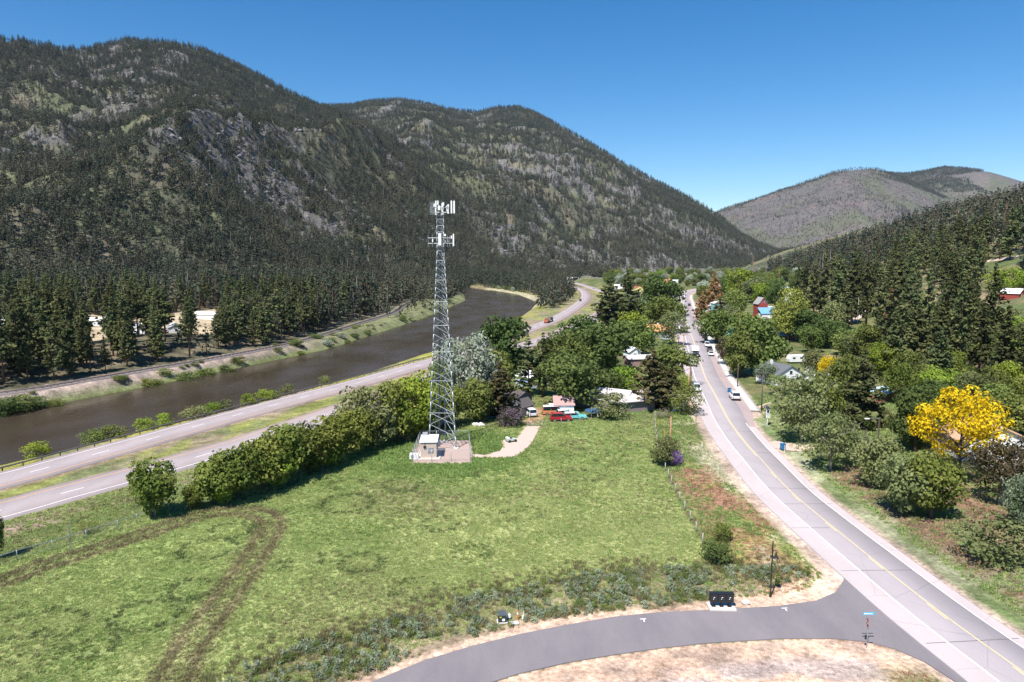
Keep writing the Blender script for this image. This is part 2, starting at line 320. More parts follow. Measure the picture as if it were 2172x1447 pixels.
def ring_mask(x, y):
    m = np.zeros_like(x)
    for cx, cy, rr, k in RING_W:
        i = np.where((np.abs(x - cx) < rr + 2) & (np.abs(y - cy) < rr + 2))[0]
        if len(i):
            q = np.hypot(x[i] - cx, y[i] - cy); an = np.arctan2(y[i] - cy, x[i] - cx)
            w = 0.38 + 0.3 * vnoise(an * 1.3 + cx, q * 0 + cy, 5); m[i] = np.maximum(m[i], k * np.exp(-((q - rr) / w) ** 2) * (0.35 + 0.65 * vnoise(an * 1.1 + cy, q * 0 + cx, 9)))
    return m
VP = onz(1532, 985)
def mixc(a, b, t): return a * (1 - t[:, None]) + np.array(b) * t[:, None]
def ground_colour(x, y, z, which, px, hill, wob, r):
    n1 = fbm(x / 9, y / 9, 4, 70); n2 = fbm(x / 45, y / 45, 4, 71); n3 = fbm(x / 2.2, y / 2.2, 3, 72)
    col = np.tile(np.array([.10, .125, .045]), (len(x), 1))
    col = mixc(col, (.20, .17, .085), sstep(.45, .7, n1) * .7)
    col = mixc(col, (.27, .19, .13), sstep(.58, .72, n2) * .6)
    near = np.where(r < 900)[0]; xx, yy = x[near], y[near]; c = col[near]; a1, a2, a3 = n1[near], n2[near], n3[near]
    f = inpoly(xx, yy, FIELD_POLY)
    fc = np.tile(np.array([.215, .25, .088]), (len(xx), 1)); fc = mixc(fc, (.265, .275, .115), sstep(.35, .7, a2)); fc = mixc(fc, (.14, .19, .055), sstep(.5, .75, a1) * .5)
    fc = mixc(fc, (.20, .18, .09), sstep(.55, .8, fbm(xx / 16, yy / 16, 4, 79)) * .7)
    c = np.where(f[:, None], fc, c)
    # lush strip under the hedge and round the compound
    lush = np.exp(-((np.hypot(xx + 12, (yy - 118)) - 9) / 5.0) ** 2) * (yy < 140); c = mixc(c, (.085, .17, .03), np.clip(lush, 0, 1) * .8)
    c = mixc(c, (.10, .125, .05), np.clip(ring_mask(xx, yy) * .85, 0, 1))
    dt, _, _ = pdist(xx, yy, simplify(TRACK, .08)); tw = 1.0 + .9 * a1
    tr = (np.exp(-((dt - 1.3) / .55) ** 2) + .3 * np.exp(-(dt / 1.6) ** 2)) * (.5 + 1.1 * a3); c = mixc(c, (.15, .125, .065), np.clip(tr, 0, 1) * f * .95)
    # verge between fence and main road
    dm, sm, am = pdist(xx, yy, S_MAIN); vg = (sm < 0) & (dm < 26) & (yy < 175) & ~f
    vc = np.tile(np.array([.115, .155, .045]), (len(xx), 1))
    vc = mixc(vc, (.30, .165, .11), sstep(.36, .50, fbm(xx / 7, yy / 11, 4, 81)) * np.exp(-((dm - 11) / 5.5) ** 2) * (yy < 110) * 1.0)
    vc = mixc(vc, (.40, .37, .24), sstep(.52, .62, fbm(xx / 6 + 9, yy / 10, 4, 83)) * np.exp(-((dm - 9) / 4.5) ** 2) * .9)
    vc = mixc(vc, (.22, .20, .06), sstep(.55, .7, fbm(xx / 5, yy / 5, 3, 84)) * .7)
    vc = mixc(vc, (.44, .41, .28), np.clip(1.5 * np.exp(-(((xx - VP[0]) / 3.2) ** 2 + ((yy - VP[1]) / 12) ** 2)) * sstep(.3, .5, fbm(xx / 3, yy / 5, 3, 88)), 0, .95))
    c = np.where(vg[:, None], vc, c)
    vr = (sm > 0) & (dm < 24) & (yy < 150)
    rc = np.tile(np.array([.16, .185, .085]), (len(xx), 1)); rc = mixc(rc, (.30, .30, .19), sstep(.45, .65, fbm(xx / 5, yy / 8, 4, 85)) * .8)
    rc = mixc(rc, (.22, .14, .10), sstep(7.5, 11, dm) * sstep(.33, .52, fbm(xx / 8, yy / 8, 4, 86)) * (yy < 108)); rc = mixc(rc, (.10, .15, .045), sstep(.55, .7, fbm(xx / 9, yy / 9, 3, 89)) * .6)
    c = np.where(vr[:, None], rc, c)
    # bare dirt along the lane and road
    dt2, st2, _ = pdist(xx, yy, np.array(W_TOP)); db2, sb2, _ = pdist(xx, yy, np.array(W_BOT))
    dirt = np.clip(1 - sstep(1.2, 2.4 + 4.5 * a3, dt2), 0, 1) * (yy < 90); c = mixc(c, (.52, .36, .27), dirt * .95)
    low = (sb2 > 0) & (yy < 66) & (xx < 42) & (db2 < 40)
    lc = np.tile(np.array([.53, .36, .26]), (len(xx), 1)); lc = mixc(lc, (.42, .33, .29), sstep(.42, .58, fbm(xx / 7, yy / 3, 4, 90)) * sstep(2, 4, db2)); lc = mixc(lc, (.30, .24, .20), sstep(.55, .7, fbm(xx / 1.6, yy / 1.6, 3, 91)) * .5)
    gp = np.exp(-(np.hypot(xx - 33.5, (yy - 50.5)) / 2.9) ** 2); lc = mixc(lc, (.12, .15, .05), np.clip(gp * 1.6 * (.4 + a3), 0, 1))
    c = np.where(low[:, None], lc, c)
    sh = np.where(sm < 0, 1 - sstep(6.2, 7.6 + 1.5 * a3, dm), np.where(yy < 145, 1 - sstep(4.9, 5.6 + .8 * a3, dm), 1 - sstep(8, 9, dm))); c = mixc(c, (.44, .33, .27), sh * .9)
    wd = inpoly(xx, yy, WEED_POLY); c = mixc(c, (.23, .19, .12), wd * .75)
    # highway verges, median, river banks
    de, se, _ = pdist(xx, yy, S_EB); dw, sw, _ = pdist(xx, yy, S_WB)
    hv = (de * se < 15) & (xx < 120); hc = np.tile(np.array([.155, .17, .075]), (len(xx), 1))
    hc = mixc(hc, (.27, .21, .14), sstep(.45, .62, fbm(xx / 12, yy / 12, 4, 92)) * .8); hc = mixc(hc, (.23, .24, .06), sstep(.5, .65, fbm(xx / 6, yy / 20, 3, 93)) * .7)
    hc = mixc(hc, (.29, .20, .155), (1 - sstep(5.5, 8.0, np.minimum(de, dw))) * .75)
    c = np.where(hv[:, None], hc, c)
    slope = (de * se > 8) & (de * se < 26) & (yy < 125); sc = mixc(np.tile(np.array([.14, .165, .055]), (len(xx), 1)), (.27, .20, .15), sstep(.40, .6, fbm(xx / 10, yy / 10, 4, 94))); sc = mixc(sc, (.40, .34, .22), np.exp(-((de - 15) / 2.2) ** 2) * .6)
    c = np.where(slope[:, None], sc, c)
    lx, rx = river_lr(yy)
    yb = (xx - rx > 1) & (xx - rx < 12) & (sw < 0); c = mixc(c, (.26, .25, .05), yb * sstep(.4, .6, a1) * .8)
    left = xx < .5 * (lx + rx); dr, sr, _ = pdist(xx, yy, S_RAIL)
    lc2 = np.tile(np.array([.085, .08, .05]), (len(xx), 1)); lc2 = mixc(lc2, (.16, .13, .085), sstep(.45, .65, a1))
    bank = (sr > 0) | (dr < 5); bc = np.tile(np.array([.35, .265, .225]), (len(xx), 1)); bc = mixc(bc, (.23, .18, .16), sstep(.4, .6, fbm(xx / 4, yy / 4, 3, 95)))
    bg_ = 1 - sstep(3.0, 9.5, lx - xx + 2.5 * a1); far_g = sstep(250, 360, yy); bc = mixc(bc, (.14, .165, .06), np.clip(np.maximum(bg_, far_g * .8), 0, 1)); bc = mixc(bc, (.30, .26, .16), (1 - sstep(-1, 1.6, lx - xx)) * .8)
    lc2 = np.where(bank[:, None], bc, lc2)
    camp = inpoly(xx, yy, CAMP_A) | inpoly(xx, yy, CAMP_B); lc2 = mixc(lc2, (.45, .36, .24), camp * (.65 + .35 * a1))
    c = np.where(left[:, None], lc2, c)
    sand = (~left) & (xx - rx < 9) & (xx - rx > -2) & (yy > 560); c = mixc(c, (.38, .34, .23), sand * .8)
    col[near] = c
    # hillside under the pines
    hm = sstep(4, 14, hill); hc2 = np.tile(np.array([.125, .125, .06]), (len(x), 1)); hc2 = mixc(hc2, (.24, .19, .115), sstep(.42, .62, n1)); hc2 = mixc(hc2, (.10, .125, .05), sstep(.52, .68, fbm(x / 30, y / 30, 3, 97)))
    col = mixc(col * 1, 0, hm) + hc2 * hm[:, None]
    # mountains
    rock = rock_mask(x, y, which, r)
    mc = np.tile(np.array([.07, .072, .05]), (len(x), 1)); mc = mixc(mc, (.10, .108, .06), sstep(.42, .6, fbm(x / 110, y / 110, 4, 98)) * .9); mc = mixc(mc, (.17, .14, .10), sstep(.55, .7, fbm(x / 60, y / 60, 4, 99)) * .6)
    mc = mixc(mc, (.205, .187, .19), rock)
    cc = np.tile(np.array([.128, .112, .115]), (len(x), 1)); cc = mixc(cc, (.115, .118, .08), sstep(.4, .62, fbm(x / 260, y / 260, 4, 100)) * .9); cc = mixc(cc, (.165, .13, .125), sstep(.56, .7, fbm(x / 180, y / 180, 4, 101)) * .7)
    m = (which >= 1) & (which <= 2); col[m] = mc[m]; m = which >= 3; col[m] = cc[m]
    return col
def rock_mask(x, y, which, r):
    a = fbm(x / 150, y / 150, 5, 110, .6); b = ridged(x / 420, y / 420, 3, 112); f = fbm(x / 34, y / 34, 3, 115)
    k = sstep(.50, .60, a * .75 + b * .30) * sstep(.42, .56, f + .22 * (a - .45)) * sstep(900, 1150, r); return k * ((which == 1) | (which == 2))

CAMP_A = GP([(-60, 748), (60, 736), (200, 724), (248, 712), (235, 694), (120, 692), (-60, 696)]); CAMP_B = GP([(180, 690), (320, 700), (470, 712), (500, 690), (470, 655), (300, 668), (160, 668)])
# one ground sheet out to the mountains, finer where the camera looks
az = np.unique(np.concatenate([np.radians(np.linspace(-80, -42, 60)), np.radians(np.linspace(-42, 42, 720)), np.radians(np.linspace(42, 80, 60))]))
rr = [24.0]
while rr[-1] < 260: rr.append(rr[-1] * 1.0085)
while rr[-1] < 9800: rr.append(rr[-1] * (1.0085 if rr[-1] < 4300 else 1.016))
rr = np.array(rr); AZ, RR = np.meshgrid(az, rr); X = RR * np.sin(AZ); Y = RR * np.cos(AZ)
ZT, WH, PXg, HILL, WOB = terr(X, Y, True)
nr, na = X.shape
cols = ground_colour(X.ravel(), Y.ravel(), ZT.ravel(), WH.ravel(), PXg.ravel(), HILL.ravel(), WOB.ravel(), RR.ravel())
rk = rock_mask(X.ravel(), Y.ravel(), WH.ravel(), RR.ravel())
ZT = ZT + (rk * 16 * (ridged(X.ravel() / 45, Y.ravel() / 45, 3, 120) - .4)).reshape(ZT.shape)
me = bpy.data.meshes.new('ground'); V = np.stack([X, Y, ZT], -1).reshape(-1, 3)
idx = np.arange(nr * na).reshape(nr, na); quads = np.stack([idx[:-1, :-1], idx[:-1, 1:], idx[1:, 1:], idx[1:, :-1]], -1).reshape(-1, 4)
def np_mesh(me, V, F):
    k = F.shape[1]; me.vertices.add(len(V)); me.vertices.foreach_set('co', V.astype(np.float32).ravel()); me.loops.add(F.size); me.loops.foreach_set('vertex_index', F.astype(np.int32).ravel())
    me.polygons.add(len(F)); me.polygons.foreach_set('loop_start', np.arange(0, F.size, k, dtype=np.int32)); me.update(calc_edges=True); return me
np_mesh(me, V, quads); me.polygons.foreach_set('use_smooth', np.ones(len(quads), bool))
at = me.attributes.new('col', 'FLOAT_COLOR', 'POINT'); at.data.foreach_set('color', np.c_[cols, np.ones(len(cols))].astype(np.float32).ravel())
at = me.attributes.new('rock', 'FLOAT', 'POINT'); at.data.foreach_set('value', np.where(WH.ravel() >= 3, .6, rk).astype(np.float32))
def ground_mat():
    m, nt, out = new_mat('ground'); L = nt.links
    b = N(nt, 'ShaderNodeBsdfPrincipled'); b.inputs['Roughness'].default_value = .95; b.inputs['Specular IOR Level'].default_value = .1
    a = N(nt, 'ShaderNodeAttribute', attribute_name='col'); rka = N(nt, 'ShaderNodeAttribute', attribute_name='rock'); g = N(nt, 'ShaderNodeNewGeometry')
    fac = None
    for sc, amt in ((.045, .35), (.35, .45), (2.2, .5), (9, .45)):
        no = N(nt, 'ShaderNodeTexNoise'); no.inputs['Scale'].default_value = sc; no.inputs['Detail'].default_value = 4; no.inputs['Roughness'].default_value = .6
        L.new(g.outputs['Position'], no.inputs['Vector'])
        mr = N(nt, 'ShaderNodeMapRange'); mr.inputs['From Min'].default_value = .25; mr.inputs['From Max'].default_value = .75; mr.inputs['To Min'].default_value = 1 - amt; mr.inputs['To Max'].default_value = 1 + amt
        L.new(no.outputs['Fac'], mr.inputs['Value'])
        if fac is None: fac = mr.outputs[0]
        else:
            q = N(nt, 'ShaderNodeMath', operation='MULTIPLY'); L.new(fac, q.inputs[0]); L.new(mr.outputs[0], q.inputs[1]); fac = q.outputs[0]
    nr = N(nt, 'ShaderNodeTexNoise'); nr.inputs['Scale'].default_value = .09; nr.inputs['Detail'].default_value = 6; nr.inputs['Roughness'].default_value = .7; L.new(g.outputs['Position'], nr.inputs['Vector'])
    rr_ = N(nt, 'ShaderNodeMapRange'); rr_.inputs['From Min'].default_value = .46; rr_.inputs['From Max'].default_value = .56; rr_.inputs['To Max'].default_value = .7; L.new(nr.outputs['Fac'], rr_.inputs['Value']); rm = N(nt, 'ShaderNodeMath', operation='MULTIPLY'); L.new(rr_.outputs[0], rm.inputs[0]); L.new(rka.outputs['Fac'], rm.inputs[1])
    mxr = N(nt, 'ShaderNodeMix', data_type='RGBA'); L.new(rm.outputs[0], mxr.inputs['Factor']); L.new(a.outputs['Color'], mxr.inputs['A']); mxr.inputs['B'].default_value = (.075, .082, .05, 1)
    vm = N(nt, 'ShaderNodeVectorMath', operation='SCALE'); L.new(mxr.outputs['Result'], vm.inputs[0]); L.new(fac, vm.inputs['Scale']); L.new(vm.outputs[0], b.inputs['Base Color'])
    bn = N(nt, 'ShaderNodeTexNoise'); bn.inputs['Scale'].default_value = 1.6; bn.inputs['Detail'].default_value = 6; L.new(g.outputs['Position'], bn.inputs['Vector'])
    b1 = N(nt, 'ShaderNodeBump'); b1.inputs['Strength'].default_value = .5; b1.inputs['Distance'].default_value = .15; L.new(bn.outputs['Fac'], b1.inputs['Height'])
    bn2 = N(nt, 'ShaderNodeTexNoise'); bn2.inputs['Scale'].default_value = .05; bn2.inputs['Detail'].default_value = 8; bn2.inputs['Roughness'].default_value = .7; L.new(g.outputs['Position'], bn2.inputs['Vector'])
    sm = N(nt, 'ShaderNodeMath', operation='MULTIPLY'); L.new(bn2.outputs['Fac'], sm.inputs[0]); L.new(rka.outputs['Fac'], sm.inputs[1])
    b2 = N(nt, 'ShaderNodeBump'); b2.inputs['Strength'].default_value = 1; b2.inputs['Distance'].default_value = 14; L.new(sm.outputs[0], b2.inputs['Height']); L.new(b1.outputs[0], b2.inputs['Normal'])
    L.new(b2.outputs[0], b.inputs['Normal']); L.new(b.outputs[0], out.inputs['Surface']); return m
ground = tag(link_mesh('ground', me, None, [ground_mat()]), 'grassy valley floor rising into steep mountain sides', kind='structure')

# ------------------------------------------------------------------ river
m, nt, out = new_mat('river_water'); L = nt.links
b = N(nt, 'ShaderNodeBsdfPrincipled'); b.inputs['Base Color'].default_value = (.05, .038, .026, 1); b.inputs['Roughness'].default_value = .16; b.inputs['IOR'].default_value = 1.33
g = N(nt, 'ShaderNodeNewGeometry'); mp = N(nt, 'ShaderNodeMapping'); mp.inputs['Scale'].default_value = (.5, .25, 1); mp.inputs['Rotation'].default_value = (0, 0, .5); L.new(g.outputs['Position'], mp.inputs['Vector'])
no = N(nt, 'ShaderNodeTexNoise'); no.inputs['Scale'].default_value = 1.4; no.inputs['Detail'].default_value = 5; no.inputs['Distortion'].default_value = .6; L.new(mp.outputs[0], no.inputs['Vector'])
no2 = N(nt, 'ShaderNodeTexNoise'); no2.inputs['Scale'].default_value = .12; no2.inputs['Detail'].default_value = 4; L.new(mp.outputs[0], no2.inputs['Vector'])
mr = N(nt, 'ShaderNodeMapRange'); mr.inputs['From Min'].default_value = .35; mr.inputs['From Max'].default_value = .65; mr.inputs['To Min'].default_value = .1; mr.inputs['To Max'].default_value = .3; L.new(no2.outputs['Fac'], mr.inputs['Value']); L.new(mr.outputs[0], b.inputs['Roughness'])
cm = N(nt, 'ShaderNodeMix', data_type='RGBA'); cm.inputs['A'].default_value = (.030, .023, .017, 1); cm.inputs['B'].default_value = (.075, .056, .038, 1); L.new(no2.outputs['Fac'], cm.inputs['Factor']); L.new(cm.outputs['Result'], b.inputs['Base Color'])
bu = N(nt, 'ShaderNodeBump'); bu.inputs['Strength'].default_value = .5; bu.inputs['Distance'].default_value = .12; L.new(no.outputs['Fac'], bu.inputs['Height']); L.new(bu.outputs[0], b.inputs['Normal']); L.new(b.outputs[0], out.inputs['Surface'])
ys = np.linspace(-60, 1120, 160); lx, rx = river_lr(ys); V = np.concatenate([np.c_[lx - 9, ys, np.full_like(ys, Z_W)], np.c_[rx + 6, ys, np.full_like(ys, Z_W)]])
n = len(ys); F = np.array([(i, n + i, n + i + 1, i + 1) for i in range(n - 1)])
me = bpy.data.meshes.new('river'); np_mesh(me, V, F); tag(link_mesh('river', me, None, [m]), 'dark brown river flowing past the highway', kind='structure')

# ------------------------------------------------------------------ roads
def ribbon(name, line, o0, o1, z, m, parent=None, s0=None, s1=None, skirt=0.0):
    line = np.asarray(line); s = np.r_[0, np.cumsum(np.linalg.norm(np.diff(line[:, :2], axis=0), axis=1))]
    if s0 is not None:
        q = np.r_[s0, s[(s > s0) & (s < s1)], s1]; line = np.stack([np.interp(q, s, line[:, k]) for k in range(2)], 1); s = q
    f0 = o0(s) if callable(o0) else np.full(len(line), o0); f1 = o1(s) if callable(o1) else np.full(len(line), o1)
    a = offset_line(line, f0); b_ = offset_line(line, f1); n = len(a)
    rows = [np.c_[a, np.full(n, z)], np.c_[b_, np.full(n, z)]]
    if skirt: rows = [np.c_[a, np.full(n, z - skirt)]] + rows + [np.c_[b_, np.full(n, z - skirt)]]
    V = np.concatenate(rows); F = []
    for k in range(len(rows) - 1):
        F += [(k * n + i, (k + 1) * n + i, (k + 1) * n + i + 1, k * n + i + 1) for i in range(n - 1)]
    me = bpy.data.meshes.new(name); np_mesh(me, V, np.array(F)); me.materials.append(m)
    o = bpy.data.objects.new(name, me); C.objects.link(o)
    if parent is not None: o.parent = parent
    return o
def asphalt(name, col, dark, crack=.85):
    if name in _M: return _M[name]
    m, nt, out = new_mat(name); L = nt.links; b = N(nt, 'ShaderNodeBsdfPrincipled'); b.inputs['Roughness'].default_value = .9; b.inputs['Specular IOR Level'].default_value = .2
    g = N(nt, 'ShaderNodeNewGeometry'); n1 = N(nt, 'ShaderNodeTexNoise'); n1.inputs['Scale'].default_value = .25; n1.inputs['Detail'].default_value = 8; n1.inputs['Roughness'].default_value = .65
    mp = N(nt, 'ShaderNodeMapping'); mp.inputs['Scale'].default_value = (1, .35, 1); L.new(g.outputs['Position'], mp.inputs['Vector']); L.new(mp.outputs[0], n1.inputs['Vector'])
    n2 = N(nt, 'ShaderNodeTexNoise'); n2.inputs['Scale'].default_value = 14; n2.inputs['Detail'].default_value = 3; L.new(g.outputs['Position'], n2.inputs['Vector'])
    r1 = N(nt, 'ShaderNodeMapRange'); r1.inputs['From Min'].default_value = .3; r1.inputs['From Max'].default_value = .7; L.new(n1.outputs['Fac'], r1.inputs['Value'])
    mx = N(nt, 'ShaderNodeMix', data_type='RGBA'); L.new(r1.outputs[0], mx.inputs['Factor']); mx.inputs['A'].default_value = (*dark, 1); mx.inputs['B'].default_value = (*col, 1)
    r2 = N(nt, 'ShaderNodeMapRange'); r2.inputs['From Min'].default_value = .3; r2.inputs['From Max'].default_value = .7; r2.inputs['To Min'].default_value = .88; r2.inputs['To Max'].default_value = 1.12; L.new(n2.outputs['Fac'], r2.inputs['Value'])
    vm = N(nt, 'ShaderNodeVectorMath', operation='SCALE'); L.new(mx.outputs['Result'], vm.inputs[0]); L.new(r2.outputs[0], vm.inputs['Scale'])
    vo = N(nt, 'ShaderNodeTexVoronoi', feature='DISTANCE_TO_EDGE'); vo.inputs['Scale'].default_value = .11; wv = N(nt, 'ShaderNodeVectorMath', operation='ADD'); L.new(g.outputs['Position'], wv.inputs[0]); L.new(n1.outputs['Color'], wv.inputs[1]); L.new(wv.outputs[0], vo.inputs['Vector'])
    ck = N(nt, 'ShaderNodeMapRange'); ck.inputs['From Min'].default_value = .002; ck.inputs['From Max'].default_value = .007; ck.inputs['To Min'].default_value = crack; ck.inputs['To Max'].default_value = 1; L.new(vo.outputs['Distance'], ck.inputs['Value'])
    v2 = N(nt, 'ShaderNodeVectorMath', operation='SCALE'); L.new(vm.outputs[0], v2.inputs[0]); L.new(ck.outputs[0], v2.inputs['Scale'])
    L.new(v2.outputs[0], b.inputs['Base Color']); bu = N(nt, 'ShaderNodeBump'); bu.inputs['Strength'].default_value = .2; bu.inputs['Distance'].default_value = .02; L.new(n2.outputs['Fac'], bu.inputs['Height']); L.new(bu.outputs[0], b.inputs['Normal'])
    L.new(b.outputs[0], out.inputs['Surface']); _M[name] = m; return m
AS_MAIN = asphalt('asphalt_main', (.385, .34, .35), (.325, .29, .30)); AS_SH = asphalt('asphalt_shoulder', (.50, .43, .42), (.42, .365, .36))
AS_NEW = asphalt('asphalt_new', (.225, .20, .208), (.165, .15, .16), 1.0); AS_HWY = asphalt('asphalt_highway', (.38, .32, .315), (.31, .265, .265)); AS_PARK = asphalt('asphalt_parking', (.40, .31, .29), (.33, .26, .25))
WHITE_P = mat('paint_white', (.78, .77, .75), .8, var=.12, scale=1.5); YEL_P = mat('paint_yellow', (.72, .55, .27), .8, var=.15, scale=1.5); ORG_P = mat('paint_orange', (.72, .36, .13), .8, var=.15, scale=1.5)
CONC = mat('concrete', (.58, .54, .50), .9, var=.12, scale=.8)
s_main = np.r_[0, np.cumsum(np.linalg.norm(np.diff(L_MAIN, axis=0), axis=1))]
def s_at_y(line, y): 
    s = np.r_[0, np.cumsum(np.linalg.norm(np.diff(line, axis=0), axis=1))]; return float(np.interp(y, line[:, 1], s))
SY = lambda y: s_at_y(L_MAIN, y)
s_end = s_main[-1]
road = ribbon('main_road', L_MAIN, lambda s: np.interp(s, [0, SY(150), SY(165)], [-5.5, -5.6, -6.2]), lambda s: np.interp(s, [0, SY(138), SY(150), s_end], [4.5, 4.5, 6.0, 6.0]), 0.0, AS_MAIN, skirt=.4)
tag(road, 'sun-bleached two-lane asphalt road running into the village', kind='structure')
ribbon('shoulder', L_MAIN, lambda s: np.interp(s, [0, SY(150), SY(165)], [-5.45, -5.5, -6.1]), lambda s: np.interp(s, [0, SY(150), SY(165)], [-3.05, -3.05, -3.7]), .006, AS_SH, road)
ribbon('shoulder', L_MAIN, lambda s: np.interp(s, [0, SY(138), SY(150), s_end], [3.25, 3.4, 3.9, 3.9]), lambda s: np.interp(s, [0, SY(138), SY(150), s_end], [4.45, 4.45, 5.95, 5.95]), .006, AS_PARK, road)
ribbon('shoulder', L_MAIN, 3.24, 4.44, .008, AS_SH, road, 0, SY(137))
ribbon('edge_line', L_MAIN, -3.02, -2.86, .012, WHITE_P, road, 0, SY(300)); ribbon('edge_line', L_MAIN, 3.06, 3.2, .012, WHITE_P, road, 0, SY(140))
ribbon('centre_line', L_MAIN, .05, .17, .010, YEL_P, road)
ribbon('centre_line', L_MAIN, -.19, -.07, .010, YEL_P, road, SY(116), s_end)
s = SY(30)
while s < SY(114):
    ribbon('centre_dash', L_MAIN, -.19, -.07, .010, YEL_P, road, s, s + 3.0); s += 10.6
SEAL = mat('crack_sealant', (.15, .135, .14), .8)
for y, a, b_ in ((58, -5, 4), (72, -5, 3), (84, -5.4, -.5), (92.5, -3, 4), (99, -3, 4.2), (133, -2, 4), (186, -3.6, 4), (204, -3.5, 4), (214, -3.5, 3), (118, .4, 4)):
    t = SY(y); ribbon('tar_seam', L_MAIN, a, b_, .009, SEAL, road, t, t + .1)
walk = ribbon('sidewalk', L_MAIN, 6.15, 8.0, .13, CONC, None, SY(152), SY(620), skirt=.3); tag(walk, 'pale concrete sidewalk beside the parking strip', kind='structure')
s = SY(152)
JOINT = mat('joint_dark', (.22, .2, .19), .9)
kerb = ribbon('kerb', L_MAIN, 6.0, 6.14, .15, mat('concrete_kerb', (.5, .46, .42), .9), None, SY(152), SY(620), skirt=.3); tag(kerb, 'concrete kerb along the village road', kind='structure')
poly = [tuple(p) for p in LANE_POLY]; lane = MB(); n = len(poly)
lane.v = [(x, y, -.012) for x, y in poly] + [(x, y, -.4) for x, y in poly]; lane.f = [tuple(range(n))[::-1]] + [(i, (i + 1) % n, n + (i + 1) % n, n + i) for i in range(n)]
lm = lane.mesh('side_lane'); bm = bmesh.new(); bm.from_mesh(lm); bmesh.ops.triangulate(bm, faces=bm.faces[:]); bmesh.ops.recalc_face_normals(bm, faces=bm.faces[:]); bm.to_mesh(lm); bm.free()
side_lane = tag(link_mesh('side_lane', lm, None, [AS_NEW]), 'new dark asphalt side lane joining the main road', kind='structure')
for (x, y) in ((1364, 1313), (1664, 1290)):
    p = onz(x, y); q = MB(); q.slab([(p[0] - .3, p[1] - .06), (p[0] + .3, p[1] + .0), (p[0] + .3, p[1] + .1), (p[0] - .3, p[1] + .05)], -.011, -.004); q.slab([(p[0] - .02, p[1] - .5), (p[0] + .1, p[1] - .5), (p[0] + .1, p[1] - .1), (p[0] - .02, p[1] - .1)], -.011, -.003); q.build('survey_mark', WHITE_P, side_lane)
# highway
hw = []
for nm, ln, zz, lab in (('highway', L_WB, Z_WB, 'far carriageway of the divided highway along the river'), ('highway', L_EB, Z_EB, 'near carriageway of the divided highway below the hedge')):
    h = ribbon(nm, ln, -5.2, 5.2, zz, AS_HWY, skirt=.5); tag(h, lab, kind='structure'); hw.append(h); L_ = np.linalg.norm(np.diff(ln, axis=0), axis=1).sum(); wb = ln is L_WB
    o_w, o_y = (-3.75, 3.75) if wb else (3.6, -3.75)
    ribbon('edge_line', ln, o_w - .09, o_w + .09, zz + .006, WHITE_P, h); ribbon('edge_line', ln, o_y - .1, o_y + .1, zz + .006, ORG_P, h)
    s = 40.0
    while s < min(L_ - 5, 760):
        ribbon('lane_dash', ln, -.09, .09, zz + .006, WHITE_P, h, s, s + 3.6); s += 12.2

# ------------------------------------------------------------------ vegetation: prototypes
def leaf_quads(cen, nor, size, aspect, g):
    """One small quad per leaf clump, turned about its normal at random."""
    n = len(cen); nor = nor / (np.linalg.norm(nor, axis=1)[:, None] + 1e-9); a = g.normal(size=(n, 3)); u = np.cross(nor, a); u /= np.linalg.norm(u, axis=1)[:, None] + 1e-9; w = np.cross(nor, u)
    s = size[:, None]; V = np.stack([cen - u * s - w * s * aspect, cen + u * s - w * s * aspect * .7, cen + u * s * .8 + w * s * aspect, cen - u * s * .9 + w * s * aspect * .8], 1).reshape(-1, 3)
    # bend each quad a little so that it is not a flat card
    V[0::4] += nor * s * .35; V[2::4] += nor * s * .25
    return V, np.arange(4 * n).reshape(n, 4)
def unit(g, n):
    v = g.normal(size=(n, 3)); return v / np.linalg.norm(v, axis=1)[:, None]
def crown_broad(name, seed, lobes=34, leaves=2600, z0=.16, spread=.5, lobe=(.11, .2), size=.021, top=1.0, droop=0, flat=.0, jit=.55):
    """Leafy crown, 1 high, about 1 wide: leaves on the skins of many uneven lobes."""
    g = np.random.default_rng(seed); c = []; tries = 0
    while len(c) < lobes and tries < 5000:
        tries += 1; p = unit(g, 1)[0] * g.uniform(.25, 1) ** .45; q = np.array([p[0] * spread * .74, p[1] * spread * .74, (z0 + top) / 2 + p[2] * (top - z0) / 2 * .78])
        if g.random() < flat and q[2] < (z0 + top) / 2: continue
        c.append(q)
    c = np.array(c); rad = g.uniform(*lobe, len(c)); w = rad ** 2; k = g.choice(len(c), leaves, p=w / w.sum())
    d = unit(g, leaves); d[:, 2] = d[:, 2] * .9 + .12; sh = g.uniform(.72, 1.08, leaves) ** 1.0
    P = c[k] + d * (rad[k] * sh)[:, None] * np.array([1, 1, .85]); keep = P[:, 2] > .01
    if droop: P[:, 2] -= droop * np.hypot(P[:, 0], P[:, 1]) ** 2 * g.uniform(.3, 1.5, leaves)
    P[:, :2] *= .5 / np.percentile(np.hypot(P[:, 0], P[:, 1]), 96); P[:, 2] = P[:, 2] / np.percentile(P[:, 2], 99.3)
    P[:, 2] = np.maximum(P[:, 2], .015); nrm = d + g.normal(size=(leaves, 3)) * jit; nrm[:, 2] += .25
    V, F = leaf_quads(P, nrm, g.uniform(.6, 1.35, leaves) * size, .75, g)
    me = bpy.data.meshes.new(name); np_mesh(me, V, F); me.materials.append(None); return me
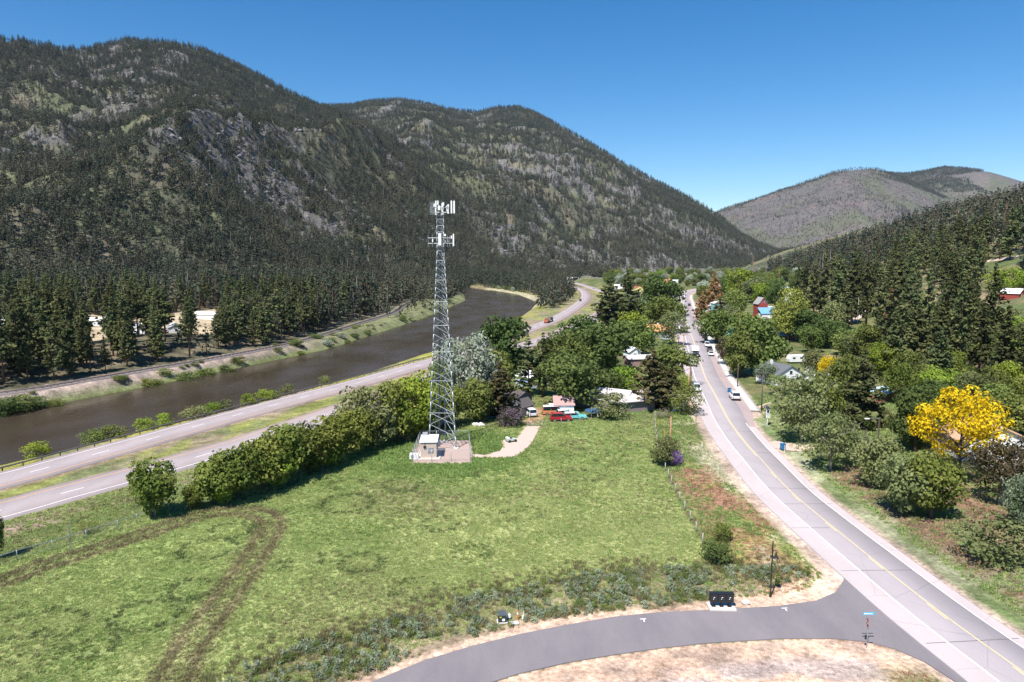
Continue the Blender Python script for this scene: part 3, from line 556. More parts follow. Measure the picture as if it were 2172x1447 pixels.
def trunk_mesh(name, seed, limbs=5, r=.028, h=.62, spread=.3, sub=0, first=.3):
    g = random.Random(seed); m = MB(); top = Vector((g.uniform(-.03, .03), g.uniform(-.03, .03), h)); mid = Vector((g.uniform(-.02, .02), g.uniform(-.02, .02), h * .5))
    m.tube([(0, 0, -.03), mid * .5, mid, top], [r * 1.25, r, r * .8, r * .35], 7)
    for i in range(limbs):
        t = g.uniform(first, .9); base = mid * (t * 2) if t < .5 else mid.lerp(top, t * 2 - 1); a = i * 2.4 + g.random(); e = base + Vector((math.cos(a) * spread, math.sin(a) * spread, g.uniform(.12, .34)))
        kn = base.lerp(e, .5) + Vector((0, 0, .04)); m.tube([base, kn, e], [r * .5, r * .3, r * .1], 5)
        for k in range(sub):
            b0 = base.lerp(e, g.uniform(.3, .9)); a2 = a + g.uniform(-1.3, 1.3); e2 = b0 + Vector((math.cos(a2), math.sin(a2), g.uniform(.2, 1.2))) * g.uniform(.08, .2); m.tube([b0, b0.lerp(e2, .5) + Vector((0, 0, .015)), e2], [r * .18, r * .12, r * .05], 4)
    me = m.mesh(name, True); me.materials.append(None); return me
def crown_pine(name, seed, z0=.2, rad=.17, levels=20, per=5, clumps=3, q=6, size=.022, power=.75, jag=.45):
    """Conifer crown, 1 high: whorls of boughs carrying needle tufts, gaps between them."""
    g = np.random.default_rng(seed); P = []; D = []; lean = g.uniform(-.012, .012, 2)
    for i in range(levels):
        t = i / (levels - 1); z = z0 + (.985 - z0) * t; rr_ = rad * (1 - t) ** power * (.45 + .55 * min(1, t / .18 + .35)) + .012
        for k in range(per if t < .8 else 3):
            if g.random() < .12: continue
            a = g.uniform(0, 6.283); R_ = rr_ * g.uniform(1 - jag, 1 + jag * .55)
            for c in range(clumps):
                s = (c + 1) / clumps; cc = np.array([math.cos(a) * R_ * s + lean[0] * z, math.sin(a) * R_ * s + lean[1] * z, z - .10 * R_ * s + .25 * R_ * s * s + g.normal() * .006])
                for _ in range(q):
                    d = g.normal(size=3); d /= np.linalg.norm(d); P.append(cc + d * size * (1 - .55 * t * t) * g.uniform(.3, 1.3) * np.array([1, 1, .7])); D.append(d + np.array([0, 0, .5]))
    P = np.array(P); D = np.array(D); V, F = leaf_quads(P, D, g.uniform(.5, 1.2, len(P)) * size * (1 - .5 * np.clip((P[:, 2] - .55) / .45, 0, 1)), .6, g)
    me = bpy.data.meshes.new(name); np_mesh(me, V, F); me.materials.append(None); return me
def pine_trunk(name, seed, r=.013):
    g = random.Random(seed); m = MB(); m.tube([(0, 0, -.04), (g.uniform(-.004, .004), 0, .3), (0, g.uniform(-.006, .006), .65), (0, 0, .96)], [r * 1.15, r * .9, r * .6, r * .12], 7)
    for i in range(9):
        a = i * 2.1 + g.random(); z = g.uniform(.18, .8); l = .11 * (1 - z) ** .6; m.rod((0, 0, z), (math.cos(a) * l, math.sin(a) * l, z + l * .1), r * .18, r * .06, 4)
    me = m.mesh(name, True); me.materials.append(None); return me

LM = {
 'green': leaf_mat('leaf_green', (.10, .14, .035), (.215, .255, .075)), 'dark': leaf_mat('leaf_dark', (.066, .10, .034), (.138, .185, .055)),
 'lime': leaf_mat('leaf_lime', (0.133, 0.201, 0.028), (0.281, 0.338, 0.055)), 'elder': leaf_mat('leaf_elder', (.10, .135, .028), (.225, .245, .06)),
 'silver': leaf_mat('leaf_silver', (.24, .28, .20), (.42, .46, .36)), 'willow': leaf_mat('leaf_willow', (0.163, 0.188, 0.037), (0.300, 0.312, 0.075)),
 'olive': leaf_mat('leaf_olive', (0.110, 0.133, 0.050), (0.242, 0.258, 0.110)), 'brown': leaf_mat('leaf_brown', (.055, .045, .025), (.13, .10, .06)),
 'grey': leaf_mat('leaf_grey', (.13, .115, .09), (.25, .225, .19)), 'yellow': leaf_mat('leaf_yellow', (.50, .33, .01), (.88, .66, .03), hue=.005, val=.05, trans=.35),
 'lilac': leaf_mat('leaf_lilac', (.06, .075, .04), (.27, .185, .235)), 'violet': leaf_mat('leaf_violet', (.18, .09, .30), (.36, .2, .55)), 'blossom': leaf_mat('leaf_blossom', (.055, .095, .03), (.33, .36, .24)),
 'pine': leaf_mat('needle_pine', (0.051, 0.070, 0.033), (0.144, 0.153, 0.060), hue=.02, val=.42, trans=.15), 'spruce': leaf_mat('needle_spruce', (0.050, 0.050, 0.022), (0.125, 0.106, 0.050), hue=.01, val=.2, trans=.12),
 'rust': leaf_mat('needle_rust', (.16, .075, .04), (.30, .16, .09), trans=.15), 'far': leaf_mat('needle_far', (.034, .050, .036), (.082, .098, .062), hue=.02, val=.35, trans=.1, nscale=.02), 'sage': leaf_mat('leaf_sage', (.20, .25, .155), (.36, .40, .27), val=.3)}
BARK = mat('bark', (.105, .075, .055), .95, var=.3, scale=6); BARK_P = mat('bark_pine', (.16, .085, .055), .95, var=.3, scale=6); BARK_W = mat('bark_grey', (.34, .30, .27), .9, var=.2, scale=6)
BROAD = [crown_broad('crown', 100 + i, lobes=34 + 4 * i, leaves=3300, flat=.1, z0=.04, size=.0245) for i in range(5)]
SPARSE = [crown_broad('crown', 130 + i, lobes=70, leaves=3000, lobe=(.06, .13), size=.019, flat=.1, z0=.05) for i in range(2)]
YELLOW = crown_broad('crown', 150, lobes=86, leaves=5600, lobe=(.045, .10), size=.0128, z0=.04, spread=.56, flat=.3, jit=.3)
WEEP = [crown_broad('crown', 160 + i, lobes=60, leaves=5000, lobe=(.08, .15), size=.0175, droop=.4, z0=.06) for i in range(2)]
BUSH = [crown_broad('crown', 180 + i, lobes=26, leaves=1700, z0=-.05, lobe=(.14, .22), size=.024, flat=0) for i in range(4)]
WISP = [crown_broad('crown', 190 + i, lobes=50, leaves=1500, z0=-.02, lobe=(.05, .11), size=.016, flat=0) for i in range(2)]
TRUNK = [trunk_mesh('trunk', 200 + i) for i in range(3)]; TRUNK_S = trunk_mesh('trunk', 210, 9, .02, .7, .36, 5); BARE = trunk_mesh('trunk', 215, 13, .024, .8, .42, 9, .15); STEM = trunk_mesh('stem', 218, 7, .018, .5, .3, 2, .05)
PINE = [crown_pine('crown', 300, .2, .175, power=1.0), crown_pine('crown', 301, .28, .155, power=.95, jag=.6), crown_pine('crown', 302, .1, .2, power=1.05), crown_pine('crown', 303, .36, .165, levels=17, power=.75, jag=.6), crown_pine('crown', 304, .14, .15, power=1.05)]
SPRUCE = [crown_pine('crown', 320, .05, .30, levels=24, per=7, clumps=4, q=5, size=.026, power=.9, jag=.25), crown_pine('crown', 321, .04, .25, levels=24, per=7, clumps=3, q=6, size=.025, power=.85, jag=.3)]
PTRUNK = [pine_trunk('trunk', 330 + i) for i in range(2)]
def own_mat(o, m):
    o.material_slots[0].link = 'OBJECT'; o.material_slots[0].material = m
N_TREE = {}
def plant(name, crown, trunk, loc, w, h, leafm, barkm, label, cat, group=None, rz=None, trunk_name='trunk'):
    t = empty(name, loc, R.uniform(0, 6.28) if rz is None else rz, label, cat, group)
    c = link_mesh('crown' if cat == 'tree' else 'foliage', crown, t); own_mat(c, LM[leafm]); c.scale = (w, w, h)
    if trunk is not None:
        k = link_mesh(trunk_name if cat == 'tree' else 'stem', trunk, t); own_mat(k, barkm); k.scale = (w * .5 + h * .5,) * 2 + (h,)
        if crown in PINE or crown in SPRUCE: k.scale = (h, h, h)
    return t
def px_tree(x, top, base, wpx, name, crown, trunk, leafm, barkm, label, cat, group=None, dz=0):
    p = G(x, base); d = ray(x, top); k = math.hypot(p.x, p.y) / math.hypot(d[0], d[1]); h = CAM_H + d[2] * k - p.z; w = wpx / FPX * k
    return plant(name, crown, trunk, (p.x, p.y, p.z - .05), w, max(h, .5), leafm, barkm, label, cat, group)

# ------------------------------------------------------------------ far forest and other masses (uncountable: instanced)
PROTO = {}
def proto_col(name, meshes):
    c = bpy.data.collections.new(name)
    for i, me in enumerate(meshes):
        o = bpy.data.objects.new('%s_%02d' % (name, i), me); c.objects.link(o)
    PROTO[name] = c; return c
def joined(name, parts):
    """[(mesh, material, scale)] into one mesh with several material slots."""
    bm = bmesh.new(); me = bpy.data.meshes.new(name); mats = []
    for src, m, sc in parts:
        k = len(bm.faces); v0 = len(bm.verts); bm.from_mesh(src); bm.verts.ensure_lookup_table(); bm.faces.ensure_lookup_table()
        for v in bm.verts[v0:]: v.co = Vector((v.co.x * sc[0], v.co.y * sc[1], v.co.z * sc[2]))
        for f in bm.faces[k:]: f.material_index = len(mats)
        mats.append(m)
    bm.to_mesh(me); bm.free()
    for m in mats: me.materials.append(m)
    return me
def scatter(name, P, scl, rot, idx, col, label, tilt=None):
    me = bpy.data.meshes.new(name); me.vertices.add(len(P)); me.vertices.foreach_set('co', np.asarray(P, np.float32).ravel())
    for an, tp, key, dat in (('scl', 'FLOAT_VECTOR', 'vector', scl), ('rot', 'FLOAT_VECTOR', 'vector', rot), ('pick', 'INT', 'value', idx)):
        a = me.attributes.new(an, tp, 'POINT'); a.data.foreach_set(key, np.ascontiguousarray(dat, dtype=np.int32 if tp == 'INT' else np.float32).ravel())
    ng = bpy.data.node_groups.new(name, 'GeometryNodeTree'); ng.interface.new_socket('Geometry', in_out='INPUT', socket_type='NodeSocketGeometry'); ng.interface.new_socket('Geometry', in_out='OUTPUT', socket_type='NodeSocketGeometry')
    gi = ng.nodes.new('NodeGroupInput'); go = ng.nodes.new('NodeGroupOutput'); ip = ng.nodes.new('GeometryNodeInstanceOnPoints'); ci = ng.nodes.new('GeometryNodeCollectionInfo')
    ci.inputs['Collection'].default_value = col; ci.inputs['Separate Children'].default_value = True; ci.inputs['Reset Children'].default_value = True
    def attr(nm, dt):
        n = ng.nodes.new('GeometryNodeInputNamedAttribute'); n.data_type = dt; n.inputs['Name'].default_value = nm; return n.outputs['Attribute']
    K = ng.links; K.new(gi.outputs[0], ip.inputs['Points']); K.new(ci.outputs[0], ip.inputs['Instance']); ip.inputs['Pick Instance'].default_value = True
    K.new(attr('pick', 'INT'), ip.inputs['Instance Index']); K.new(attr('scl', 'FLOAT_VECTOR'), ip.inputs['Scale']); K.new(attr('rot', 'FLOAT_VECTOR'), ip.inputs['Rotation']); K.new(ip.outputs[0], go.inputs[0])
    o = link_mesh(name, me); md = o.modifiers.new('scatter', 'NODES'); md.node_group = ng
    return tag(o, label, None, None, 'stuff')
LM['far2'] = leaf_mat('needle_far2', (.05, .064, .045), (.108, .118, .076), hue=.03, val=.4, trans=.1, nscale=.02)
def far_pine(seed, rad, z0, lv=9, lm='far'):
    return joined('far_pine', [(crown_pine('c', seed, z0, rad, levels=lv, per=4, clumps=1, q=3, size=.05, jag=.5), LM[lm], (1, 1, 1)), (pine_trunk('t', seed), BARK_P, (1, 1, 1))])
FARC = proto_col('far_pine', [far_pine(400, .17, .15), far_pine(401, .15, .25), far_pine(402, .20, .12, 9, 'far2'), far_pine(403, .13, .2, 11), joined('snag', [(pine_trunk('t', 9, .012), BARK_W, (1, 1, 1))])])
def polar_pts(n, a0, a1, r0, r1):
    a = np.radians(rng.uniform(a0, a1, n)); r = np.sqrt(rng.uniform(r0 ** 2, r1 ** 2, n)); return r * np.sin(a), r * np.cos(a), r
FX, FY, FH = [], [], []
def grow(x, y, keep, h0, h1):
    k = rng.random(len(x)) < keep; FX.append(x[k]); FY.append(y[k]); FH.append(rng.uniform(h0, h1, k.sum()) * (1 - .35 * rng.random(k.sum()) ** 2))
x, y, r = polar_pts(88000, -43, 8, 640, 2700); z, w, p, hl, wb = terr(x, y, True); rk_ = rock_mask(x, y, w, r)
dn = .42 + .75 * sstep(.36, .58, fbm(x / 130, y / 130, 4, 140)); cap = sstep(.55, .95, z / 620.); low = 1 - sstep(40, 190, z)
grow(x, y, ((w == 1) | (w == 0) & (x < -60)) * np.clip(dn + .55 * cap + .5 * low, 0, 1.2) * (1 - .6 * rk_), 13, 22)
x, y, r = polar_pts(80000, -16, 24, 1150, 4000); z, w, p, hl, wb = terr(x, y, True); rk_ = rock_mask(x, y, w, r); dn = .45 + .8 * sstep(.38, .58, fbm(x / 150, y / 150, 4, 141))
grow(x, y, (w == 2) * np.clip(dn + .6 * sstep(.6, .95, z / 600.) + .5 * (1 - sstep(40, 190, z)), 0, 1) * (1 - .6 * rk_), 14, 24)
x, y, r = polar_pts(26000, 10, 40, 3400, 6000); z, w, p, hl, wb = terr(x, y, True); el = (z - CAM_H) / r; top = (HZ - C_Y(p)) / FPX * .9
gl = sstep(.60, .74, ridged(x / 700, y / 700, 2, 150)); grow(x, y, (w == 3) * np.clip(.03 + 1.0 * (el > top * .93) + .75 * gl * (p > 1880) + .2 * gl, 0, 1), 13, 20)
x, y, r = polar_pts(40000, 26, 39, 4300, 6000); z, w, p, hl, wb = terr(x, y, True); el = (z - CAM_H) / r; top = (HZ - C_Y(p)) / FPX * .9; gl = sstep(.5, .6, fbm(x / 420, y / 420, 3, 151))
grow(x, y, (w == 3) * np.clip(sstep(1800, 1930, p) * sstep(.5, .75, el / top) * gl * 1.1 + sstep(1740, 1900, p) * (el > top * (.97 - .07 * sstep(1800, 1950, p))), 0, 1), 13, 20)
x, y, r = polar_pts(60000, 26, 40, 5000, 6900); z, w, p, hl, wb = terr(x, y, True); grow(x, y, (w == 4) * (r < 7000) * np.clip(1.3 * sstep(.44, .53, fbm(x / 330, y / 330, 3, 153)) + ((z - CAM_H) / r > (HZ - C2_Y(p)) / FPX * .9 * .9), 0, 1), 13, 21)
x, y, r = polar_pts(5000, 6, 24, 1150, 2600); z, w, p, hl, wb = terr(x, y, True); grow(x, y, (w == 0) * (hl < 12) * .8, 12, 22)

# ------------------------------------------------------------------ nearer pines: the 300 that show largest are trees of their own
KEEP = [(196, 668, 222, 690, 330), (292, 680, 312, 702, 300), (366, 680, 378, 700, 330), (432, 656, 448, 672, 380), (2128, 608, 2164, 632, 300), (2095, 542, 2150, 560, 400), (1785, 656, 1840, 690, 330), (1580, 628, 1640, 668, 470), (1948, 562, 1962, 578, 420), (1640, 590, 1700, 625, 500), (1655, 700, 1800, 770, 330), (1840, 815, 1880, 850, 230), (2040, 820, 2172, 1000, 200)]
def proj(x, y, z):
    q = np.stack([x, y, z - CAM_H], -1); d = q @ FW; return CX + FPX * x / d, CY - FPX * (q @ UP) / d, d
cx, cy, ch, kind = [], [], [], []
def cand(n, a0, a1, r0, r1, test, h0, h1, kd, dmin):
    x, y, r = polar_pts(n, a0, a1, r0, r1); k = test(x, y, r); x, y = x[k], y[k]; cell = {}
    for i in range(len(x)):
        c = (int(x[i] // dmin), int(y[i] // dmin)); ok = True
        for a in (-1, 0, 1):
            for b_ in (-1, 0, 1):
                for j in cell.get((c[0] + a, c[1] + b_), ()):
                    if (x[i] - x[j]) ** 2 + (y[i] - y[j]) ** 2 < dmin * dmin: ok = False
        if ok: cell.setdefault(c, []).append(i); cx.append(x[i]); cy.append(y[i]); ch.append(R.uniform(h0, h1)); kind.append(kd)
def t_left(x, y, r):
    lx, rx = river_lr(y); dr, sr, _ = pdist(x, y, S_RAIL); return (x < .5 * (lx + rx)) & (sr < 0) & (dr > 8.5) & ~inpoly(x, y, CAMP_A) & ~inpoly(x, y, CAMP_B)
def t_hill(x, y, r):
    d = x - (74 + .3 * y); p = CX + FPX * x / y
    return (((d > 6) & ((d > 30) | (fbm(x / 25, y / 25, 2, 161) > .40))) | ((d > -26) & (p > 1835) & (y < 330) & (y > 150) & (fbm(x / 22, y / 22, 2, 166) > .36))) & (fbm(x / 35, y / 35, 3, 160) > .39)
def t_isl(x, y, r):
    lx, rx = river_lr(y); dw, sw, _ = pdist(x, y, S_WB); return (sw < 0) & (dw > 13) & (x - rx > 7) & (y > 530) & (fbm(x / 40, y / 40, 2, 163) > .25)
def t_bankL(x, y, r):
    lx, rx = river_lr(y); dr, sr, _ = pdist(x, y, S_RAIL); return (x < lx - 9) & (sr > 0) & (dr > 6) & (y > 280) & (fbm(x / 30, y / 30, 2, 164) > .45)
cand(9000, -43, 2, 185, 700, t_left, 16, 25, 'left', 5.6); cand(9000, 17, 46, 165, 1250, t_hill, 13, 29, 'hill', 7.4)
cand(4000, -8, 8, 520, 1150, t_isl, 13, 21, 'isl', 5.2); cand(1500, -30, -2, 300, 800, t_bankL, 9, 17, 'left', 6.5); cand(2600, -43, -8, 185, 480, lambda x, y, r: t_left(x, y, r) & (pdist(x, y, S_RAIL)[0] < 30), 11, 18, 'left', 4.3)
cx, cy, ch, kind = map(np.array, (cx, cy, ch, kind)); cz = terr(cx, cy)
bx, by, bd = proj(cx, cy, cz); tx, ty, _ = proj(cx, cy, cz + ch); hw_ = ch * .09 * FPX / bd; drop = np.zeros(len(cx), bool)
for (x0, y0, x1, y1, dd) in KEEP: drop |= (bd < dd) & (bx + hw_ > x0) & (bx - hw_ < x1) & (by - (by - ty) * .15 > y0) & (ty < y1)
cx, cy, cz, ch, kind, bx, by, bd, ty = [v[~drop] for v in (cx, cy, cz, ch, kind, bx, by, bd, ty)]
inv = (bx > 5) & (bx < 2167) & (by < 1447); order = np.argsort(-(ch / bd) * inv)[:270]; solo = np.zeros(len(cx), bool); solo[order] = True
dr_, _, _ = pdist(cx, cy, S_RAIL)
def pine_label(i):
    if kind[i] == 'isl': return 'dark pine on the river bank by the highway bend', 'pines by the highway bend'
    if kind[i] == 'left':
        a = 'below the highest summit' if bx[i] < 420 else 'opposite the leafy hedge row' if bx[i] < 720 else 'behind the steel tower where the river bends'
        b = 'front-row pine beside the railway' if dr_[i] < 24 else 'pine deeper in the stand across the river'
        return b + ', ' + a, b + ' ' + a
    a = 'lower' if by[i] > 700 else 'middle' if by[i] > 600 else 'upper'; b = 'near the red barn' if bx[i] > 2020 else 'above the dark grove' if bx[i] > 1850 else 'toward the far mountain'
    return '%s-slope pine on the right hillside %s' % (a, b), '%s hillside pines %s' % (a, b)
for i in np.where(solo)[0]:
    c = PINE[R.randrange(len(PINE))]; wv = R.uniform(.85, 1.25)
    plant('pine_tree', c, PTRUNK[R.randrange(2)], (cx[i], cy[i], cz[i] - .1), ch[i] * wv, ch[i], 'pine', BARK_P, pine_label(i)[0], 'tree', pine_label(i)[1])
FX.append(cx[~solo]); FY.append(cy[~solo]); FH.append(ch[~solo])
fx, fy, fh = map(np.concatenate, (FX, FY, FH)); fz = terr(fx, fy); n = len(fx); s = rng.uniform(.8, 1.3, n)
scatter('forest', np.c_[fx, fy, fz - .3], np.c_[fh * s, fh * s, fh], np.c_[np.zeros(n), np.zeros(n), rng.uniform(0, 6.28, n)], np.where(rng.random(n) < .03, 4, np.where(fbm(fx / 80, fy / 80, 3, 190) + .25 * rng.random(n) > .68, 2, rng.choice([0, 1, 1, 3], n))), FARC, 'dark conifer forest covering the valley sides')
# crags and brush on the open mountain ground
def crag(seed):
    g = np.random.default_rng(seed); bm = bmesh.new(); bmesh.ops.create_icosphere(bm, subdivisions=2, radius=1)
    for v in bm.verts:
        k = .65 + .7 * float(fbm(np.array([v.co.x * 1.7 + seed]), np.array([v.co.y * 1.7 + v.co.z * 2.3]), 3, seed)[0]); v.co = Vector((v.co.x * k, v.co.y * k, v.co.z * k))
    me = bpy.data.meshes.new('crag'); bm.to_mesh(me); bm.free(); me.materials.append(mat('crag_rock', (.205, .188, .188), .95, var=.35, scale=1.1)); return me
CRAG = proto_col('crag', [crag(1), crag(2), crag(3)])
x, y, r = polar_pts(60000, -43, 22, 950, 3600); z, w, p, hl, wb = terr(x, y, True); k = rng.random(len(x)) < rock_mask(x, y, w, r) * .42; x, y, z, r = x[k], y[k], z[k], r[k]; n = len(x); s = rng.uniform(1.6, 4.6, n)
scatter('mountain_crags', np.c_[x, y, z - .3 * s], np.c_[s * rng.uniform(.8, 1.7, n), s, s * rng.uniform(.5, 1.1, n)], np.c_[rng.uniform(-.4, .4, n), rng.uniform(-.4, .4, n), rng.uniform(0, 6.28, n)], rng.integers(0, 3, n), CRAG, 'grey rock outcrops on the open mountain faces')
def small_bush(seed, leafm, n=110, size=.075, z0=0): 
    me = crown_broad('b', seed, lobes=12, leaves=n, z0=z0, lobe=(.16, .26), size=size); me.materials.clear(); me.materials.append(LM[leafm]); return me
BRUSH = proto_col('brush', [small_bush(500, 'elder', 60, .1), small_bush(501, 'olive', 60, .1), small_bush(502, 'green', 60, .1)])
x, y, r = polar_pts(50000, -43, 26, 700, 3600); z, w, p, hl, wb = terr(x, y, True); k = (rng.random(len(x)) < .4 * sstep(.42, .6, fbm(x / 90, y / 90, 4, 170))) & ((w == 1) | (w == 2)); x, y, z = x[k], y[k], z[k]; n = len(x); s = rng.uniform(2.5, 6, n)
scatter('mountain_brush', np.c_[x, y, z - .2], np.c_[s, s, s * .7], np.c_[np.zeros(n), np.zeros(n), rng.uniform(0, 6.28, n)], rng.integers(0, 3, n), BRUSH, 'light green brush between the mountain pines')
x, y, r = polar_pts(30000, 8, 42, 3500, 6000); z, w, p, hl, wb = terr(x, y, True); k = (w >= 3) & (rng.random(len(x)) < .8); x, y, z = x[k], y[k], z[k]; n = len(x); s = rng.uniform(4, 9, n)
BRUSH2 = proto_col('scrub', [small_bush(503, 'grey', 40, .12), small_bush(504, 'olive', 40, .12), small_bush(505, 'brown', 40, .12)])
scatter('mountain_scrub', np.c_[x, y, z - .2], np.c_[s, s, s * .6], np.c_[np.zeros(n), np.zeros(n), rng.uniform(0, 6.28, n)], rng.choice(3, n, p=[.5, .3, .2]), BRUSH2, 'grey scrub on the bare far mountain')

# ------------------------------------------------------------------ grass and weeds near the camera
def tuft(seed, leafm, n=16, h=.36, sp=.22, wd=.03):
    g = np.random.default_rng(seed); V = []; F = []
    for i in range(n):
        a = g.uniform(0, 6.28); p = g.normal(size=2) * sp * .5; l = h * g.uniform(.5, 1.2); ln = g.uniform(.05, .5) * l; b_ = np.array([math.cos(a), math.sin(a)]); s_ = np.array([-b_[1], b_[0]]) * wd; k = len(V)
        V += [(*(p - s_), -.02), (*(p + s_), -.02), (*(p + b_ * ln * .4 + s_ * .7), l * .6), (*(p + b_ * ln), l)]; F += [(k, k + 1, k + 2), (k, k + 2, k + 3)]
    me = bpy.data.meshes.new('tuft'); me.from_pydata(V, [], F); me.materials.append(LM[leafm]); return me
LM['gr_a'] = leaf_mat('grass_a', (.245, .315, .10), (.375, .435, .165), val=.18, trans=.3, nscale=.15); LM['gr_b'] = leaf_mat('grass_b', (.16, .25, .07), (.26, .36, .11), val=.15, trans=.3, nscale=.2); LM['gr_c'] = leaf_mat('grass_c', (.17, .155, .075), (.30, .265, .145), val=.2, trans=.25); LM['gr_d'] = leaf_mat('grass_d', (.09, .115, .045), (.155, .18, .075), val=.15, trans=.25); LM['gr_e'] = leaf_mat('grass_e', (0.315, 0.188, 0.112), (0.450, 0.285, 0.180), val=.2)
LM['gr_f'] = leaf_mat('grass_f', (.40, .38, .25), (.58, .55, .38), val=.12)
TUFT = proto_col('tuft', [tuft(600, 'gr_a'), tuft(601, 'gr_a', 14, .3), tuft(602, 'gr_b', 18, .42), tuft(603, 'gr_c', 14, .42), tuft(604, 'gr_d', 20, .4), tuft(605, 'gr_e', 14, .3), tuft(606, 'gr_f', 14, .34)])
def near_grass(n):
    a = np.radians(rng.uniform(-41, 41, n)); r = np.exp(rng.uniform(math.log(44), math.log(215), n)); return r * np.sin(a), r * np.cos(a), r
x, y, r = near_grass(190000)
f = inpoly(x, y, FIELD_POLY); de, se, _ = pdist(x, y, S_EB); dm, sm, _ = pdist(x, y, S_MAIN); dl, _, _ = pdist(x, y, S_LANE)
ok = (de * se > 7.5) & (dm > 7.6) & ~inpoly(x, y, LANE_POLY) & ~inpoly(x, y, DRIVE_POLY) & ~inpoly(x, y, PAD_POLY) & ~((sm > 0) & (y > 165))
db2, sb2, _ = pdist(x, y, np.array(W_BOT)); dt2, st2, _ = pdist(x, y, np.array(W_TOP)); bare = ((sb2 > 0) & (y < 66) & (x < 42) & (db2 < 45)) | ((dt2 < 2.2) & (y < 90))
gp = np.hypot(x - 33.5, y - 50.5) < 3.0
ok &= (~bare) | (gp & (rng.random(len(x)) < .8))
ok &= ~((~f) & (rng.random(len(x)) < .35)); x, y, r, f, dm, sm = [v[ok] for v in (x, y, r, f, dm, sm)]
n = len(x); pick = np.where(rng.random(n) < .5, 0, 1); dt, _, _ = pdist(x, y, simplify(TRACK, .08)); u = rng.random(n)
pick = np.where(u < .22 * sstep(.4, .65, fbm(x / 16, y / 16, 4, 79)), 3, pick); lush = np.exp(-((np.hypot(x + 12, y - 118) - 10) / 5.0) ** 2) * (y < 140); pick = np.where(u < .9 * lush + .12 * sstep(.5, .7, fbm(x / 9, y / 9, 4, 70)), 2, pick)
pick = np.where(f & (u < .75 * np.exp(-((dt - 1.3) / .8) ** 2) + .4 * np.exp(-(dt / 1.6) ** 2)), 3, pick); pick = np.where(f & (rng.random(n) < .85 * ring_mask(x, y)), np.where(rng.random(n) < .85, 4, 2), pick)
vg = (~f) & (dm < 26) & (y < 175); red = vg & (sm < 0) & (rng.random(n) < .95 * sstep(.42, .55, fbm(x / 7, y / 11, 4, 81)) * np.exp(-((dm - 11) / 5.5) ** 2) * (y < 110)); pick = np.where(vg, np.where(u < .35, 2, np.where(u < .55, 3, 0)), pick); pick = np.where(red, 5, pick); pick = np.where(vg & (sm < 0) & (rng.random(n) < 1.4 * np.exp(-(((x - VP[0]) / 3.2) ** 2 + ((y - VP[1]) / 12) ** 2))), 6, pick); red2 = vg & (sm > 0) & (dm > 9) & (y < 108) & (rng.random(n) < .8 * sstep(.33, .52, fbm(x / 8, y / 8, 4, 86))); pick = np.where(red2, np.where(u < .6, 5, 3), pick)
s = (.55 + .55 * rng.random(n)) * np.clip(r / 85, .75, 1.5); s = s * np.where(f & (lush > .4), 1.35, 1)
scatter('grass', np.c_[x, y, terr(x, y)], np.c_[s * 1.3, s * 1.3, s * .58], np.c_[np.zeros(n), np.zeros(n), rng.uniform(0, 6.28, n)], pick, TUFT, 'green grass of the open field and road verges')
WEED = proto_col('weed', [small_bush(520, 'sage', 190, .055), small_bush(521, 'sage', 160, .05), small_bush(522, 'green', 170, .05), tuft(523, 'gr_c', 30, .8, .4, .03)])
wp = np.array(WEED_POLY); x = rng.uniform(wp[:, 0].min(), wp[:, 0].max(), 26000); y = rng.uniform(wp[:, 1].min(), wp[:, 1].max(), 26000); k = inpoly(x, y, WEED_POLY) & ~inpoly(x, y, LANE_POLY); x, y = x[k], y[k]
dt2, _, _ = pdist(x, y, np.array(W_TOP)); dens = fbm(x / 2.5, y / 2.5, 3, 180); k = rng.random(len(x)) < sstep(.36, .56, dens) * np.clip(.15 + .2 * dt2, .05, 1) * .6; x, y, dt2 = x[k], y[k], dt2[k]; n = len(x); s = rng.uniform(.3, .85, n); u = rng.random(n)
xt = rng.uniform(wp[:, 0].min(), wp[:, 0].max(), 20000); yt = rng.uniform(wp[:, 1].min(), wp[:, 1].max() + 6, 20000); dd, sd, _ = pdist(xt, yt, np.array([onz(*q_) for q_ in WEED_TOP])); kt = (dd < 3.8) & (rng.random(20000) < .28 * np.exp(-(dd / 2.4) ** 2) * (.3 + fbm(xt / 3, yt / 3, 2, 185))); xt, yt = xt[kt], yt[kt]; x = np.r_[x, xt]; y = np.r_[y, yt]; s = np.r_[s, rng.uniform(.4, .8, len(xt))]; u = np.r_[u, np.full(len(xt), .9)]; n = len(x)
scatter('weeds', np.c_[x, y, terr(x, y) - .02], np.c_[s, s, s * rng.uniform(.7, 1.15, n)], np.c_[np.zeros(n), np.zeros(n), rng.uniform(0, 6.28, n)], np.where(u < .26, 0, np.where(u < .42, 1, np.where(u < .62, 2, 3))), WEED, 'blue-green sage weeds between field and side lane')

